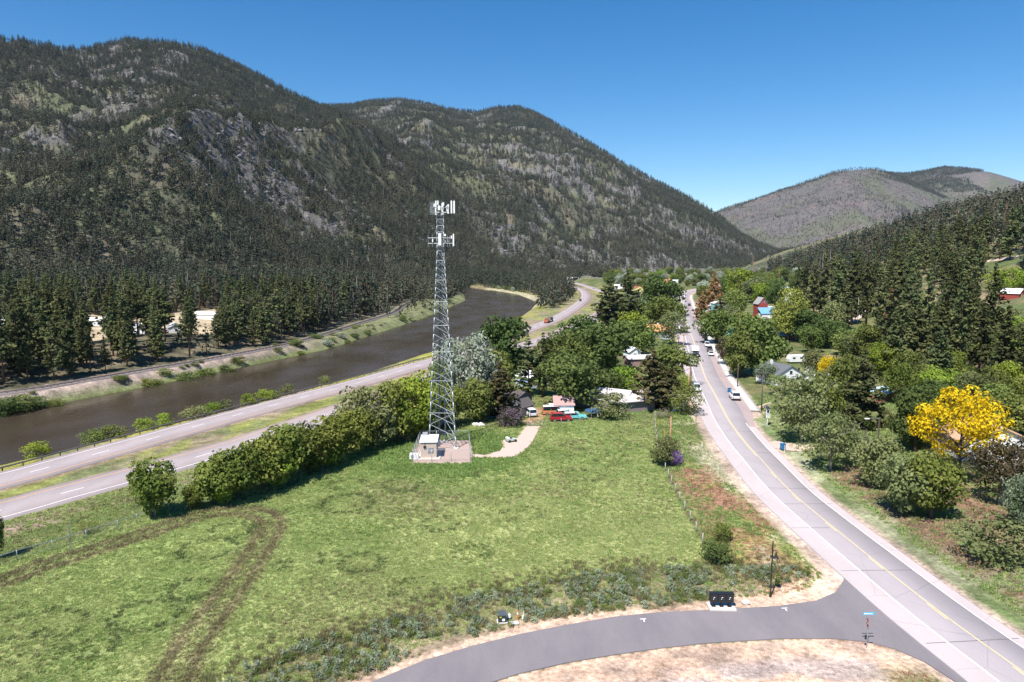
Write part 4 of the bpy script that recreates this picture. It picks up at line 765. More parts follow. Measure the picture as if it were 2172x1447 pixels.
# ------------------------------------------------------------------ trees and shrubs one can point to
def T(x, top, base, w, kind, leafm, label, group=None, var=0):
    cr, tr, bark = {'broad': (BROAD[var % 5], TRUNK[var % 3], BARK), 'sparse': (SPARSE[var % 2], TRUNK_S, BARK_W), 'weep': (WEEP[var % 2], TRUNK_S, BARK), 'spruce': (SPRUCE[var % 2], PTRUNK[0], BARK), 'pine': (PINE[var % 5], PTRUNK[1], BARK_P), 'yellow': (YELLOW, TRUNK_S, BARK)}[kind]
    nm = {'spruce': 'spruce_tree', 'pine': 'pine_tree', 'weep': 'willow_tree'}.get(kind, 'leafy_tree')
    p = G(x, base); d = ray(x, top); k = math.hypot(p.x, p.y) / math.hypot(d[0], d[1]); h = max(CAM_H + d[2] * k - p.z, 1); ww = w / FPX * k
    if kind == 'spruce': ww = ww / .56
    if kind == 'pine': ww = ww / .36
    return plant(nm, cr, tr, (p.x, p.y, p.z - .05), ww * 1.04, h * 1.01, leafm, bark, label, 'tree', group)
def S(x, top, base, w, leafm, label, group=None, wisp=False, var=0, name='shrub'):
    p = G(x, base); d = ray(x, top); k = math.hypot(p.x, p.y) / math.hypot(d[0], d[1]); h = max(CAM_H + d[2] * k - p.z, .4)
    return plant(name, WISP[var % 2] if wisp else BUSH[var % 4], STEM, (p.x, p.y, p.z - .05), w / FPX * k * 1.05, h * 1.03, leafm, BARK_W if wisp else BARK, label, 'shrub', group)
# hedge of leafy trees along the field
T(322, 978, 1097, 98, 'broad', 'elder', 'round leafy tree standing alone at the open end of the hedge', None, 0)
for i, (x, t, b, w, lf) in enumerate([(415, 1026, 1080, 46, 'elder'), (462, 972, 1070, 96, 'elder'), (505, 948, 1058, 118, 'elder'), (556, 930, 1040, 112, 'elder'), (604, 905, 1022, 118, 'elder'), (655, 905, 1002, 105, 'elder'), (700, 885, 985, 112, 'elder'), (748, 870, 965, 100, 'elder'), (690, 925, 992, 70, 'lime'), (590, 950, 1032, 80, 'lime'), (480, 1005, 1068, 70, 'lime'), (800, 860, 950, 80, 'olive'), (770, 822, 935, 95, 'olive'), (838, 815, 938, 100, 'elder'), (880, 800, 925, 105, 'lime'), (865, 850, 935, 70, 'lime'), (905, 830, 918, 70, 'elder')]):
    T(x, t, b, w, 'broad', lf, 'yellow-green leafy tree in the hedge row between field and highway', 'hedge row trees', i)
p = G(797, 940); plant('bare_tree', SPARSE[0], BARE, (p.x, p.y, p.z), 8.2, 9.2, 'grey', BARK_W, 'half-dead tree with pale bare branches in the hedge', 'tree')
S(862, 905, 938, 34, 'grey', 'dry grey-brown bush beside the tower compound', wisp=True)
# trees behind and beside the tower
T(990, 716, 868, 128, 'weep', 'silver', 'big silvery-leaved willow just behind the tower', None, 0)
T(1008, 805, 893, 84, 'broad', 'green', 'green tree at the foot of the silvery willow', None, 1); T(950, 815, 905, 75, 'broad', 'elder', 'green tree right behind the tower legs', None, 2); T(925, 765, 880, 60, 'broad', 'green', 'green tree behind the left leg of the tower', None, 3)
T(1060, 768, 884, 92, 'spruce', 'spruce', 'brownish spruce standing by the purple lilac', None, 0); S(1080, 866, 904, 62, 'lilac', 'big rounded lilac bush with mauve blossom beside grey fence', name='lilac_bush', var=1)
T(1075, 676, 800, 122, 'broad', 'dark', 'tall dark elm between the river and the silvery willow', None, 4); T(1045, 742, 850, 80, 'broad', 'green', 'mid-green tree left of the two dark pines', None, 0)
T(1121, 712, 838, 76, 'pine', 'pine', 'dark pine with visible trunk beside the maple', None, 2); T(1151, 706, 842, 62, 'pine', 'pine', 'slim dark pine rising behind the maple', None, 4)
T(1190, 705, 800, 96, 'broad', 'green', 'olive-green tree between highway and maple', None, 1); T(1208, 750, 866, 132, 'broad', 'dark', 'large dome-shaped maple behind the pink-roofed shed', None, 2)
T(1245, 674, 772, 112, 'broad', 'dark', 'big round green tree nearest the highway', None, 3); T(1285, 686, 790, 118, 'broad', 'dark', 'broad dark green maple in the middle of the grove', None, 0); T(1349, 678, 756, 88, 'broad', 'green', 'bright green round tree below the tall pines', None, 1); T(1340, 662, 730, 62, 'broad', 'lime', 'yellow-green round tree under the tall pines', None, 2)
for i, (x, t, b, w) in enumerate([(1290, 588, 705, 84), (1330, 574, 700, 76), (1308, 610, 700, 62), (1278, 630, 705, 52), (1352, 622, 694, 50)]):
    T(x, t, b, w, 'pine', 'pine', 'tall dense pine in the clump between highway and village', 'tall pine clump', i)
T(1400, 590, 672, 92, 'broad', 'dark', 'dark green dome tree behind the orange-roofed house', None, 4); T(1408, 630, 705, 84, 'broad', 'green', 'mid-green tree above the orange-roofed house', None, 0); T(1428, 662, 732, 62, 'sparse', 'olive', 'grey-green tree at the road beside the orange-roofed house', None, 1)
T(1382, 738, 866, 108, 'spruce', 'spruce', 'large brown-green spruce at the village edge', None, 0); T(1421, 764, 862, 66, 'spruce', 'spruce', 'smaller brown-green spruce leaning against its larger neighbour', None, 1); T(1425, 728, 815, 92, 'broad', 'green', 'green tree behind the two spruces', None, 1)
T(1322, 778, 842, 62, 'broad', 'lime', 'lime-green tree over the white metal roofs', None, 2); T(1279, 784, 850, 78, 'broad', 'dark', 'dark tree between the maple and the metal roofs', None, 3); S(1297, 836, 887, 80, 'olive', 'olive-brown bush in front of the metal-roofed house', var=2)
S(1453, 820, 877, 74, 'green', 'bright green bush at the road edge by the field corner', var=0); S(1450, 794, 834, 32, 'lime', 'small lime bush by the orange utility pole', var=1); S(1405, 868, 886, 34, 'grey', 'low grey bush at the top corner of the field', wisp=True)
# right of the main road
T(1519, 658, 728, 78, 'broad', 'green', 'dark green tree overhanging the parked cars', None, 2); T(1606, 676, 796, 116, 'broad', 'green', 'large green tree above the white house', None, 3); T(1570, 700, 800, 70, 'broad', 'green', 'green tree between sidewalk and large tree', None, 1)
T(1539, 714, 774, 44, 'sparse', 'brown', 'bronze-leaved tree beside the sidewalk', None, 0); T(1490, 618, 680, 48, 'spruce', 'rust', 'reddish-brown spruce by the far parked cars', None, 1); T(1526, 628, 692, 54, 'spruce', 'spruce', 'brown-green spruce beside the reddish one', None, 0); T(1513, 575, 660, 44, 'spruce', 'rust', 'tall brown spruce near the turquoise building', None, 0)
T(1672, 614, 724, 76, 'weep', 'willow', 'golden-green weeping willow beside the blue house', None, 1); T(1700, 655, 726, 80, 'broad', 'dark', 'round dark tree below the willow', None, 4); T(1748, 678, 738, 86, 'broad', 'dark', 'low wide dark tree above the grassy bank', None, 0); T(1795, 700, 752, 60, 'broad', 'green', 'green tree below the gravel drive', None, 1)
T(1622, 770, 815, 50, 'sparse', 'blossom', 'white-blossomed tree beside the white house', None, 1); S(1650, 796, 838, 46, 'green', 'leafy bush in front of the white gable', var=3)
T(1700, 787, 938, 124, 'sparse', 'olive', 'big thinly leaved olive-grey tree by the gravel turnout', None, 0); T(1735, 800, 930, 80, 'broad', 'elder', 'green tree right behind the thin olive-grey tree', None, 2)
T(1828, 742, 905, 118, 'spruce', 'pine', 'massive dark conifer in the middle of the right bank', None, 1); T(1790, 752, 875, 78, 'broad', 'green', 'bright green tree beside the massive conifer', None, 3); T(1757, 756, 815, 46, 'sparse', 'yellow', 'small golden tree partly behind a green one', None, 1)
T(1762, 878, 998, 112, 'sparse', 'olive', 'bushy olive-green tree beside the blue bin', None, 1); S(1811, 900, 988, 62, 'grey', 'leafless grey bush beside the blue bin tree', wisp=True, var=1); T(1866, 930, 1036, 98, 'broad', 'olive', 'olive-green tree left of the two roadside trees', None, 4)
T(1941, 812, 958, 98, 'broad', 'dark', 'dense dark green tree touching the yellow tree', None, 1)
T(2033, 828, 1016, 180, 'yellow', 'yellow', 'bright golden-yellow tree in front of the white house'); T(1912, 968, 1092, 110, 'broad', 'olive', 'olive-green roadside tree in front of the yellow tree', None, 0); T(1975, 965, 1100, 112, 'broad', 'elder', 'larger green roadside tree in front of the yellow tree', None, 2)
T(2120, 938, 1070, 112, 'sparse', 'brown', 'dark brown leafless-looking tree right of the yellow tree', None, 1); T(2160, 930, 1050, 70, 'sparse', 'brown', 'brown tree at the very edge of the picture', None, 0); T(2165, 1010, 1122, 66, 'broad', 'blossom', 'dark green tree with white flower heads at the picture edge', None, 3)
T(2150, 838, 930, 100, 'broad', 'green', 'green tree behind the house with the yellow tree', None, 2); S(2113, 1098, 1194, 128, 'olive', 'lone wide olive shrub on the right bank', var=2)
T(1405, 928, 985, 62, 'broad', 'olive', 'dark round bush around the orange field pole', None, 3); S(1432, 955, 988, 30, 'violet', 'small violet-flowering lilac beside the round bush', var=1, name='lilac_bush')
S(1517, 1150, 1195, 68, 'dark', 'dark green shrub by the last fence post', var=3); S(1530, 1112, 1148, 44, 'elder', 'low loose green shrub above the dark shrub', var=1)
T(-4, 1078, 1186, 34, 'broad', 'dark', 'dark tree cut off by the picture edge', None, 1)
for i, (x, t_, b_, w_) in enumerate([(2075, 636, 800, 66), (2128, 650, 818, 72), (2166, 644, 822, 60), (2030, 600, 792, 64), (1990, 622, 800, 70), (1938, 640, 792, 70), (1892, 652, 800, 62), (1962, 560, 760, 56), (2100, 560, 745, 56)]):
    T(x, t_, b_, w_, 'pine', 'pine', 'tall dark pine at the foot of the right-hand slope', 'pines at the slope foot', i)
for i, (x, t_, b_, w_) in enumerate([(1703, 548, 676, 42), (1724, 556, 690, 48), (1746, 532, 690, 50), (1775, 540, 694, 56), (1806, 520, 690, 54), (1836, 540, 705, 50), (1862, 560, 712, 46), (1790, 590, 700, 44), (1690, 560, 660, 30), (1900, 520, 690, 54), (1930, 540, 720, 50)]):
    T(x, t_, b_, w_, 'pine', 'pine', 'tall dark pine in the clump above the gravel drive', 'pines above the gravel drive', i)
for i, (x, t_, b_, w_, lf) in enumerate([(1578, 664, 722, 58, 'green'), (1556, 616, 672, 56, 'green'), (1600, 590, 642, 62, 'olive'), (1566, 572, 636, 66, 'lime'), (1644, 592, 652, 46, 'dark'), (1622, 604, 640, 44, 'green'), (1548, 650, 706, 44, 'olive'), (1720, 690, 748, 50, 'green'), (1770, 640, 708, 50, 'olive'), (1838, 690, 764, 58, 'green'), (1874, 728, 800, 60, 'lime'), (1905, 775, 858, 62, 'elder'), (1985, 782, 860, 70, 'lime'), (2062, 792, 868, 62, 'olive'), (1925, 745, 812, 56, 'green'), (2100, 780, 850, 60, 'green'), (2010, 740, 812, 60, 'elder'), (1722, 742, 800, 44, 'olive'), (2140, 770, 840, 60, 'lime')]):
    T(x, t_, b_, w_, 'broad', lf, 'leafy tree in the mixed growth right of the village road', 'mixed growth right of the road', i)
for i, (x, t_, b_, w_) in enumerate([(2108, 572, 618, 42), (2146, 568, 612, 46), (2170, 575, 615, 40), (2124, 590, 628, 30)]): S(x, t_, b_, w_, 'lime', 'pale green bush above the red barn', 'pale bushes above the red barn', var=i)
T(1886, 612, 712, 34, 'pine', 'rust', 'rust-coloured dying pine on the right-hand slope', None, 1)
S(190, 1104, 1132, 34, 'green', 'small thorny bush behind the field fence', wisp=True)
# river side of the highway
for i, (x, t, b, w, lf) in enumerate([(80, 944, 990, 62, 'lime'), (200, 928, 966, 60, 'green'), (240, 918, 955, 64, 'green'), (310, 902, 938, 50, 'lime'), (410, 878, 905, 60, 'olive'), (480, 862, 888, 44, 'olive'), (528, 838, 872, 48, 'lime'), (565, 834, 864, 56, 'lime'), (610, 838, 854, 40, 'olive'), (690, 815, 832, 30, 'olive'), (350, 898, 925, 50, 'lime'), (450, 872, 895, 50, 'lime')]):
    yy = np.linspace(60, 400, 700); d = ray(x, b); xx = yy * d[0] / d[1]; k = int(np.argmin(np.abs(xx - river_lr(yy)[1] - 3.0))); px_, py_ = xx[k], yy[k]; d = ray(x, t - 2); kk = py_ / d[1]; hh = CAM_H + d[2] * kk - Z(px_, py_)
    plant('shrub', BUSH[i % 4], STEM, (px_, py_, Z(px_, py_) - .1), max(w / FPX * kk * .9, 2.5), max(hh, 3.4), lf, BARK, 'green bush on the river bank behind the guard rail', 'shrub', 'bushes behind the guard rail')
for i, (x, t, b, w) in enumerate([(8, 846, 884, 70), (45, 838, 878, 60), (80, 842, 868, 50), (118, 848, 866, 44), (400, 790, 812, 46), (440, 782, 800, 44), (480, 775, 792, 40), (330, 806, 824, 40)]): S(x, t, b, w, 'green' if i % 2 else 'dark', 'dense dark bush at the foot of the railway bank', 'dense bushes under the railway bank', var=i)
LOOK = {'green': 'mid-green', 'dark': 'dark green', 'lime': 'yellow-green', 'olive': 'dull olive', 'elder': 'olive-green', 'silver': 'silvery'}
g_ = random.Random(5)
for i in range(70):
    y = g_.uniform(170, 620); lx, rx = river_lr(np.array([y])); x = float(lx[0]) - g_.uniform(1.0, 8.5 if y < 260 else 16); big = g_.random() ** 2
    plant('shrub', BUSH[i % 4], STEM, (x, y, Z(x, y) - .1), 2.2 + 4 * big, .9 + 2.0 * big, lf_ := g_.choice(['green', 'olive', 'elder', 'dark', 'silver'] if y > 300 else ['green', 'elder', 'olive']), BARK, LOOK[lf_] + ' bush below the railway, ' + ('upstream of the tower' if y > 300 else 'across from the guard rail'), 'shrub', 'bushes below the railway: ' + LOOK[lf_] + (' far' if y > 300 else ' near'))
# leafy trees among the far houses, brush on the right bank, island bushes
def fill(n, region, h0, h1, leafs, label, cat, group, crowns, seed, asp=(.7, 1.15), rect=()):
    g = random.Random(seed); c = 0; tr = 0; pts = []
    while c < n and tr < n * 60:
        tr += 1; q = region(g)
        if q is None: continue
        x, y = q
        if any((x - a) ** 2 + (y - b) ** 2 < (3.6 + .004 * y) ** 2 for a, b in pts): continue
        h = g.uniform(h0, h1); z = Z(x, y); w = h * g.uniform(*asp); u, v, d = [float(t[0]) for t in proj(np.array([x]), np.array([y]), np.array([z]))]; tp = v - h / d * FPX; hw = .5 * w / d * FPX
        if u < -20 or u > 2200 or any(u + hw > a and u - hw < c2 and tp < d2 and v > b2 and d < dd for a, b2, c2, d2, dd in list(rect) + SEE): continue
        pts.append((x, y)); c += 1; lf = g.choice(leafs); lb = label.replace('{v}', 'on the near side' if y < 620 else 'on the far side').replace('{c}', LOOK[lf]).replace('{w}', where(x, y)); plant('leafy_tree' if cat == 'tree' else 'shrub', g.choice(crowns), TRUNK[c % 3] if cat == 'tree' else STEM, (x, y, z - .1), w, h, lf, BARK, lb, cat, group + ': ' + lb)
def where(x, y):
    if x - (74 + .3 * y) > -12 and y < 340: return 'close under the pine slope'
    dm, sm, _ = pdist(np.array([x]), np.array([y]), S_MAIN); return ('left of the village road' if sm[0] < 0 else 'right of the village road') + (', near the houses' if y < 480 else ', in the middle distance' if y < 760 else ', at the far end of the village')
SEE = [(1580, 622, 1645, 672, 470), (1368, 684, 1408, 716, 330), (1560, 768, 1690, 815, 240), (1430, 640, 1540, 860, 600), (1440, 626, 1470, 660, 700), (1490, 620, 1545, 665, 520), (1340, 595, 1360, 618, 700), (1655, 700, 1760, 770, 290), (1775, 655, 1850, 690, 330), (1640, 596, 1740, 625, 600), (1110, 590, 1275, 720, 1300), (1840, 812, 1905, 852, 230), (1620, 870, 1640, 925, 160), (1780, 890, 1880, 950, 130), (1590, 860, 1680, 960, 150), (2085, 905, 2130, 960, 122), (1370, 560, 1430, 592, 900), (2125, 608, 2172, 634, 300), (1240, 820, 1350, 880, 170)]
def far_village(g):
    y = g.uniform(330, 1000) if g.random() < .75 else g.uniform(900, 1500); x = g.uniform(40, 420)
    d = x - (74 + .3 * y); dm, sm, _ = pdist(np.array([x]), np.array([y]), S_MAIN); de, se, _ = pdist(np.array([x]), np.array([y]), S_EB)
    if d > 14 or dm[0] < 12 or de[0] * se[0] < 22: return None
    return x, y
fill(185, far_village, 8, 16, ['green', 'green', 'dark', 'dark', 'lime', 'olive', 'elder', 'silver'], '{c} leafy tree {w}', 'tree', 'leafy village trees', BROAD, 21)
def slope_brush(g):
    y = g.uniform(95, 330); x = g.uniform(50, 190); d = x - (74 + .3 * y); p = CX + FPX * x / y
    if p < 1600 or p > 2200 or d > 22 or d < -75: return None
    dm, sm, _ = pdist(np.array([x]), np.array([y]), S_MAIN)
    if dm[0] < 24: return None
    return x, y
fill(150, slope_brush, 3, 8.5, ['green', 'olive', 'elder', 'lime', 'dark', 'olive'], '{c} rounded bush {w}', 'shrub', 'brush on the lower slope', BUSH, 22, (.9, 1.5), rect=[(1600, 860, 1680, 1100, 200), (1990, 1010, 2070, 1100, 150)])
def isl(g):
    y = g.uniform(430, 900); lx, rx = river_lr(np.array([y])); x = float(rx[0]) + g.uniform(4, 40); dw, sw, _ = pdist(np.array([x]), np.array([y]), S_WB)
    return (x, y) if sw[0] < 0 and dw[0] > 13 else None
fill(26, isl, 3, 6, ['green', 'olive', 'elder', 'silver'], '{c} bush between the river and the highway bend, {v}', 'shrub', 'bushes by the highway bend', BUSH, 23, (.9, 1.5), rect=[(1150, 640, 1270, 720, 900)])

# ------------------------------------------------------------------ telecom tower and its compound
GALV = mat('galvanised_steel', (.36, .39, .41), .5, .45, var=.12, scale=2); GALV_D = mat('steel_dark', (.16, .17, .18), .5, .5); ANT = mat('antenna_white', (.80, .81, .80), .45, var=.05)
tower = empty('lattice_tower', (-12.65, 122.2, -.05), 0, 'tall three-legged steel lattice telecom tower with antennas', 'tower')
FT = {'R': Vector((2.5, -1.75, 0)), 'L': Vector((-2.45, -1.35, 0)), 'M': Vector((.15, 2.95, 0))}
H1, H2, TS = 35.6, 43.4, .245
def leg_at(k, z):
    t = min(z / H1, 1); return Vector((FT[k].x * (1 - t * (1 - TS)), FT[k].y * (1 - t * (1 - TS)), z))
zs = [0.0]; st = 2.25
while zs[-1] < H1 - .6: zs.append(zs[-1] + st); st = max(1.15, st * .965)
zs[-1] = H1
while zs[-1] < H2 - .5: zs.append(zs[-1] + 1.1)
for k in 'RLM':
    m = MB()
    for a, b in zip(zs[:-1], zs[1:]): m.rod(leg_at(k, a), leg_at(k, b), .125 - .0014 * a, None, 8)
    for z in zs[::3]: m.rod(leg_at(k, z) - Vector((0, 0, .09)), leg_at(k, z) + Vector((0, 0, .09)), .20 - .002 * z, None, 8)
    lg = m.build('leg', GALV, tower, True); MB().box((FT[k].x, FT[k].y, .12), (.9, .9, .3)).build('footing', CONC, lg)
for i, (a, b) in enumerate(zip(zs[:-1], zs[1:])):
    r_ = .055 - .0007 * a
    for p, q in (('L', 'R'), ('M', 'L'), ('M', 'R')):
        MB().rod(leg_at(p, b), leg_at(q, a), r_, None, 5).build('brace', GALV, tower)
        if a >= H1 - .1 or i % 3 == 0: MB().rod(leg_at(p, a + .02), leg_at(q, a + .02), r_ * .7, None, 5).build('brace', GALV, tower)
        if i % 2 == 0: MB().rod(leg_at(q, b), leg_at(p, a), r_ * .8, None, 5).build('brace', GALV, tower)
lad = MB(); fa = lambda z: leg_at('L', z).lerp(leg_at('M', z), .42)
for o in (-.2, .2): lad.tube([fa(z) + Vector((o, .1, 0)) for z in (0, 18, H1, H2)], [.03] * 4, 4)
for k in range(110):
    z = .4 + k * .39; lad.rod(fa(z) + Vector((-.2, .1, 0)), fa(z) + Vector((.2, .1, 0)), .014, None, 4)
lad.build('ladder', GALV_D, tower); cb = MB(); fb = lambda z: leg_at('L', z).lerp(leg_at('M', z), .62)
for o in range(6): cb.tube([fb(z) + Vector((.05 * o - .12, 0, 0)) for z in (0, 15, H1, H2 - 1)], [.026] * 4, 4)
cb.build('cable_run', GALV_D, tower)
def panel(x, y, z, h, w=.32, d=.16, rz=0, nm='antenna'):
    a = MB().box((x, y, z), (w, d, h), rz, .97).build(nm, ANT, tower); MB().rod((x + math.sin(rz) * .2, y + .22 * math.cos(rz), z - h * .62), (x + math.sin(rz) * .2, y + .22 * math.cos(rz), z + h * .6), .04, None, 6).build('mount_pipe', GALV, a)
# top platform: a triangle of booms with panels, lower array at the break
def ring(z, rad, hh, nm):
    m = MB(); P3 = [Vector((rad * math.cos(a), rad * math.sin(a), z)) for a in (math.radians(205), math.radians(335), math.radians(90))]
    for i in range(3):
        a, b = P3[i], P3[(i + 1) % 3]
        for dz in (0, hh): m.rod(a + Vector((0, 0, dz)), b + Vector((0, 0, dz)), .05, None, 5)
        m.rod((0, 0, z), (a + b) / 2, .06, None, 5); m.rod((0, 0, z + hh), (a + b) / 2 + Vector((0, 0, hh)), .05, None, 5); m.rod(a, a + Vector((0, 0, hh)), .05, None, 5)
    m.build(nm, GALV, tower)
ring(42.3, 1.75, .0 + .9, 'antenna_frame'); 
for (x, y, z, h, w) in ((2.05, -.75, 43.2, 2.15, .27), (2.5, -.55, 43.2, 2.15, .27), (-.62, -1.0, 43.9, .75, .22), (-.28, -1.0, 43.9, .75, .22), (-.1, -1.1, 43.05, .75, .38), (.65, -1.0, 43.7, .55, .3), (-.95, -.9, 43.5, .5, .2), (1.25, -.6, 43.0, .9, .2), (.2, 1.5, 43.0, 2.0, .3), (-.9, 1.2, 43.0, 2.0, .3), (1.3, 1.2, 43.0, 1.6, .3)): panel(x, y, z, h, w)
gl = MB()
for i in range(13): gl.rod((-1.72 + i * .075, -.95, 41.85), (-1.72 + i * .075, -.95, 44.1), .012, None, 4)
for i in range(16): gl.rod((-1.72, -.95, 41.9 + i * .145), (-.82, -.95, 41.9 + i * .145), .012, None, 4)
gl.build('grid_reflector', GALV, tower)
fr = MB()
for z in (36.9, 37.85): fr.rod((-2.1, -.9, z), (2.3, -.7, z), .05, None, 5)
for x in (-2.1, -1.35, 1.3, 1.7, 2.2): fr.rod((x, -.85, 36.3), (x, -.85, 38.3), .04, None, 5)
fr.rod((0, 0, 37.3), (0, -.85, 37.3), .06, None, 5); fr.build('antenna_frame', GALV, tower)
for (x, y, z, h, w) in ((-.02, -1.15, 37.6, 2.1, .5), (2.35, -.8, 37.5, 2.1, .22), (2.0, -.9, 38.0, .5, .2), (-1.3, -.95, 37.4, .55, .18)): panel(x, y, z, h, w)
MB().box((.85, -.75, 38.35), (.36, .3, .36)).build('radio_unit', ANT, tower)
for x, z in ((.9, 37.2), (1.35, 37.3), (1.35, 43.1), (.55, 36.6)): MB().box((x, -.75, z), (.22, .2, .5)).build('radio_unit', GALV, tower)
MB().rod((.3, .2, H2), (.3, .2, H2 + 1.3), .03, .01, 5).build('lightning_rod', GALV, tower)

PAD = mat('compound_gravel', (.40, .30, .26), .95, var=.2, scale=9, bump=.5); DRV = mat('drive_gravel', (.52, .39, .33), .95, var=.2, scale=7, bump=.5)
def sheet(name, poly, z, m, label, dz=.03):
    s = MB(); n = len(poly); s.v = [(x, y, Z(x, y) + dz if z is None else z) for x, y in poly] + [(x, y, (Z(x, y) if z is None else z) - .3) for x, y in poly]; s.f = [tuple(range(n))] + [(i, (i + 1) % n, n + (i + 1) % n, n + i) for i in range(n)]
    me = s.mesh(name); bm = bmesh.new(); bm.from_mesh(me); bmesh.ops.triangulate(bm, faces=bm.faces[:]); bmesh.ops.recalc_face_normals(bm, faces=bm.faces[:]); bm.to_mesh(me); bm.free(); return tag(link_mesh(name, me, None, [m]), label, kind='structure')
sheet('gravel_pad', PAD_POLY, .0, PAD, 'pinkish gravel inside the tower compound'); sheet('gravel_drive', DRIVE_POLY, .045, DRV, 'pale gravel drive leading to the tower compound')
# equipment shelter
BEIGE = mat('shelter_panel', (.50, .40, .33), .8, var=.06); ROOFW = mat('roof_white', (.80, .79, .78), .6, var=.06); GREYM = mat('grey_metal', (.34, .35, .36), .6, .2); BLACK = mat('black_plastic', (.02, .02, .022), .5)
q0, q1 = G(890, 974), G(923, 974); sx = (q1.x - q0.x); sh = empty('equipment_shelter', ((q0.x + q1.x) / 2 + .1, q0.y + 2.3, -.01), math.radians(3), 'small beige equipment shelter with flat white roof', 'shelter')
w_ = sx * 1.02; MB().box((0, 0, .1), (w_ + 1.3, 5.6, .2)).build('slab', CONC, sh); MB().box((0, 0, 1.55), (w_, 4.6, 2.7)).build('wall', BEIGE, sh); MB().box((0, 0, 2.98), (w_ + .35, 4.95, .16)).build('roof', ROOFW, sh)
v = MB().box((.35, -2.34, 1.55), (.95, .08, .95)).build('vent', GREYM, sh)
for i in range(6): MB().box((.35, -2.40, 1.2 + i * .14), (.85, .05, .05)).build('louver', mat('louver', (.45, .46, .47), .6, .3), v)
l_ = MB().box((-.65, -2.38, 2.15), (.42, .2, .36)).build('floodlight', BLACK, sh); MB().rod((-.6, -2.35, 2.3), (-.6, -2.35, 3.0), .03).build('conduit', BLACK, l_)
MB().box((w_ / 2 + .03, -.8, 1.25), (.06, .95, 2.05)).build('door', GREYM, sh); a_ = MB().box((w_ / 2 + .25, 1.2, 1.8), (.45, .8, 1.1)).build('air_conditioner', ROOFW, sh); MB().box((w_ / 2 + .49, 1.2, 1.8), (.03, .6, .8)).build('grille', GREYM, a_)
MB().box((-w_ / 2 + .5, 2.1, 3.3), (.9, .6, .45)).build('roof_unit', GREYM, sh)
gn = empty('generator', (q0.x - .9, q0.y - .1, 0), 0, 'low white generator box beside the beige shelter', 'generator'); MB().box((0, 0, .55), (1.5, .8, .9)).build('housing', ROOFW, gn); MB().box((0, 0, .07), (1.7, 1.0, .14)).build('base', CONC, gn); MB().rod((.5, 0, 1), (.5, 0, 1.35), .05).build('exhaust', BLACK, gn); MB().box((-.3, -.41, .55), (.5, .03, .5)).build('grille', GREYM, gn)
tk = empty('equipment_cabinet', (q0.x + .6, q0.y + 7.2, 0), 0, 'white equipment cabinet by the left tower leg behind the shelter', 'cabinet'); MB().box((0, 0, 1.0), (1.5, .9, 2.0)).build('housing', ROOFW, tk); MB().box((0, 0, 2.05), (1.7, 1.1, .1)).build('lid', GREYM, tk)
# chain-link fence: wires as thin strips, so that one looks through it
MESHM, nt, out = new_mat('chain_link'); L = nt.links
d_ = N(nt, 'ShaderNodeBsdfPrincipled'); d_.inputs['Base Color'].default_value = (.42, .43, .44, 1); d_.inputs['Metallic'].default_value = .5; d_.inputs['Roughness'].default_value = .5; L.new(d_.outputs[0], out.inputs['Surface'])
def fence(name, pts, h, step, label, post_m=GALV, rail=True, wire=5, pr=.05, cross=True, z=None, cat='fence'):
    f = empty(name, (pts[0][0], pts[0][1], 0), 0, label, cat); o = Vector((pts[0][0], pts[0][1], 0)); P = smooth_line(pts, .5) if False else None; out = []
    for a, b in zip(pts[:-1], pts[1:]):
        a, b = Vector(a), Vector(b); n = max(1, round((b - a).length / step)); out += [a.lerp(b, i / n) for i in range(n)]
    out.append(Vector(pts[-1])); out = [Vector((p.x, p.y, (Z(p.x, p.y) if z is None else z))) for p in out]
    pm = MB().rod((0, 0, -.2), (0, 0, h + .08), pr, None, 6).mesh('post', True); pm.materials.append(post_m)
    for p in out:
        q = link_mesh('post', pm, f); q.location = p - o; q.rotation_euler = (R.uniform(-.03, .03), R.uniform(-.03, .03), 0) if not rail else (0, 0, 0)
    for a, b in zip(out[:-1], out[1:]):
        a, b = a - o, b - o
        if rail: MB().rod(a + Vector((0, 0, h)), b + Vector((0, 0, h)), .035, None, 5).build('rail', post_m, f)
        w = MB()
        for k in range(wire): 
            zz = h * (k + .6) / wire; w.rod(a + Vector((0, 0, zz)), b + Vector((0, 0, zz)), .007, None, 3)
        if cross:
            n = int((b - a).length / .32); hv = Vector((0, 0, h))
            for k in range(n):
                t0, t1 = k / n, min((k + 3) / n, 1); w.rod(a.lerp(b, t0) + hv * .04, a.lerp(b, t1) + hv * .98, .005, None, 3); w.rod(a.lerp(b, t1) + hv * .04, a.lerp(b, t0) + hv * .98, .005, None, 3)
        w.build('wire_panel' if not cross else 'mesh_panel', MESHM, f)
    return f
cmp_ = [tuple(G(x, y)[:2]) for x, y in ((875, 981), (998, 979), (995, 937), (892, 938))]
fence('chain_link_fence', cmp_ + [cmp_[0]], 2.1, 2.9, 'galvanised chain-link fence round the tower compound', z=-.02)
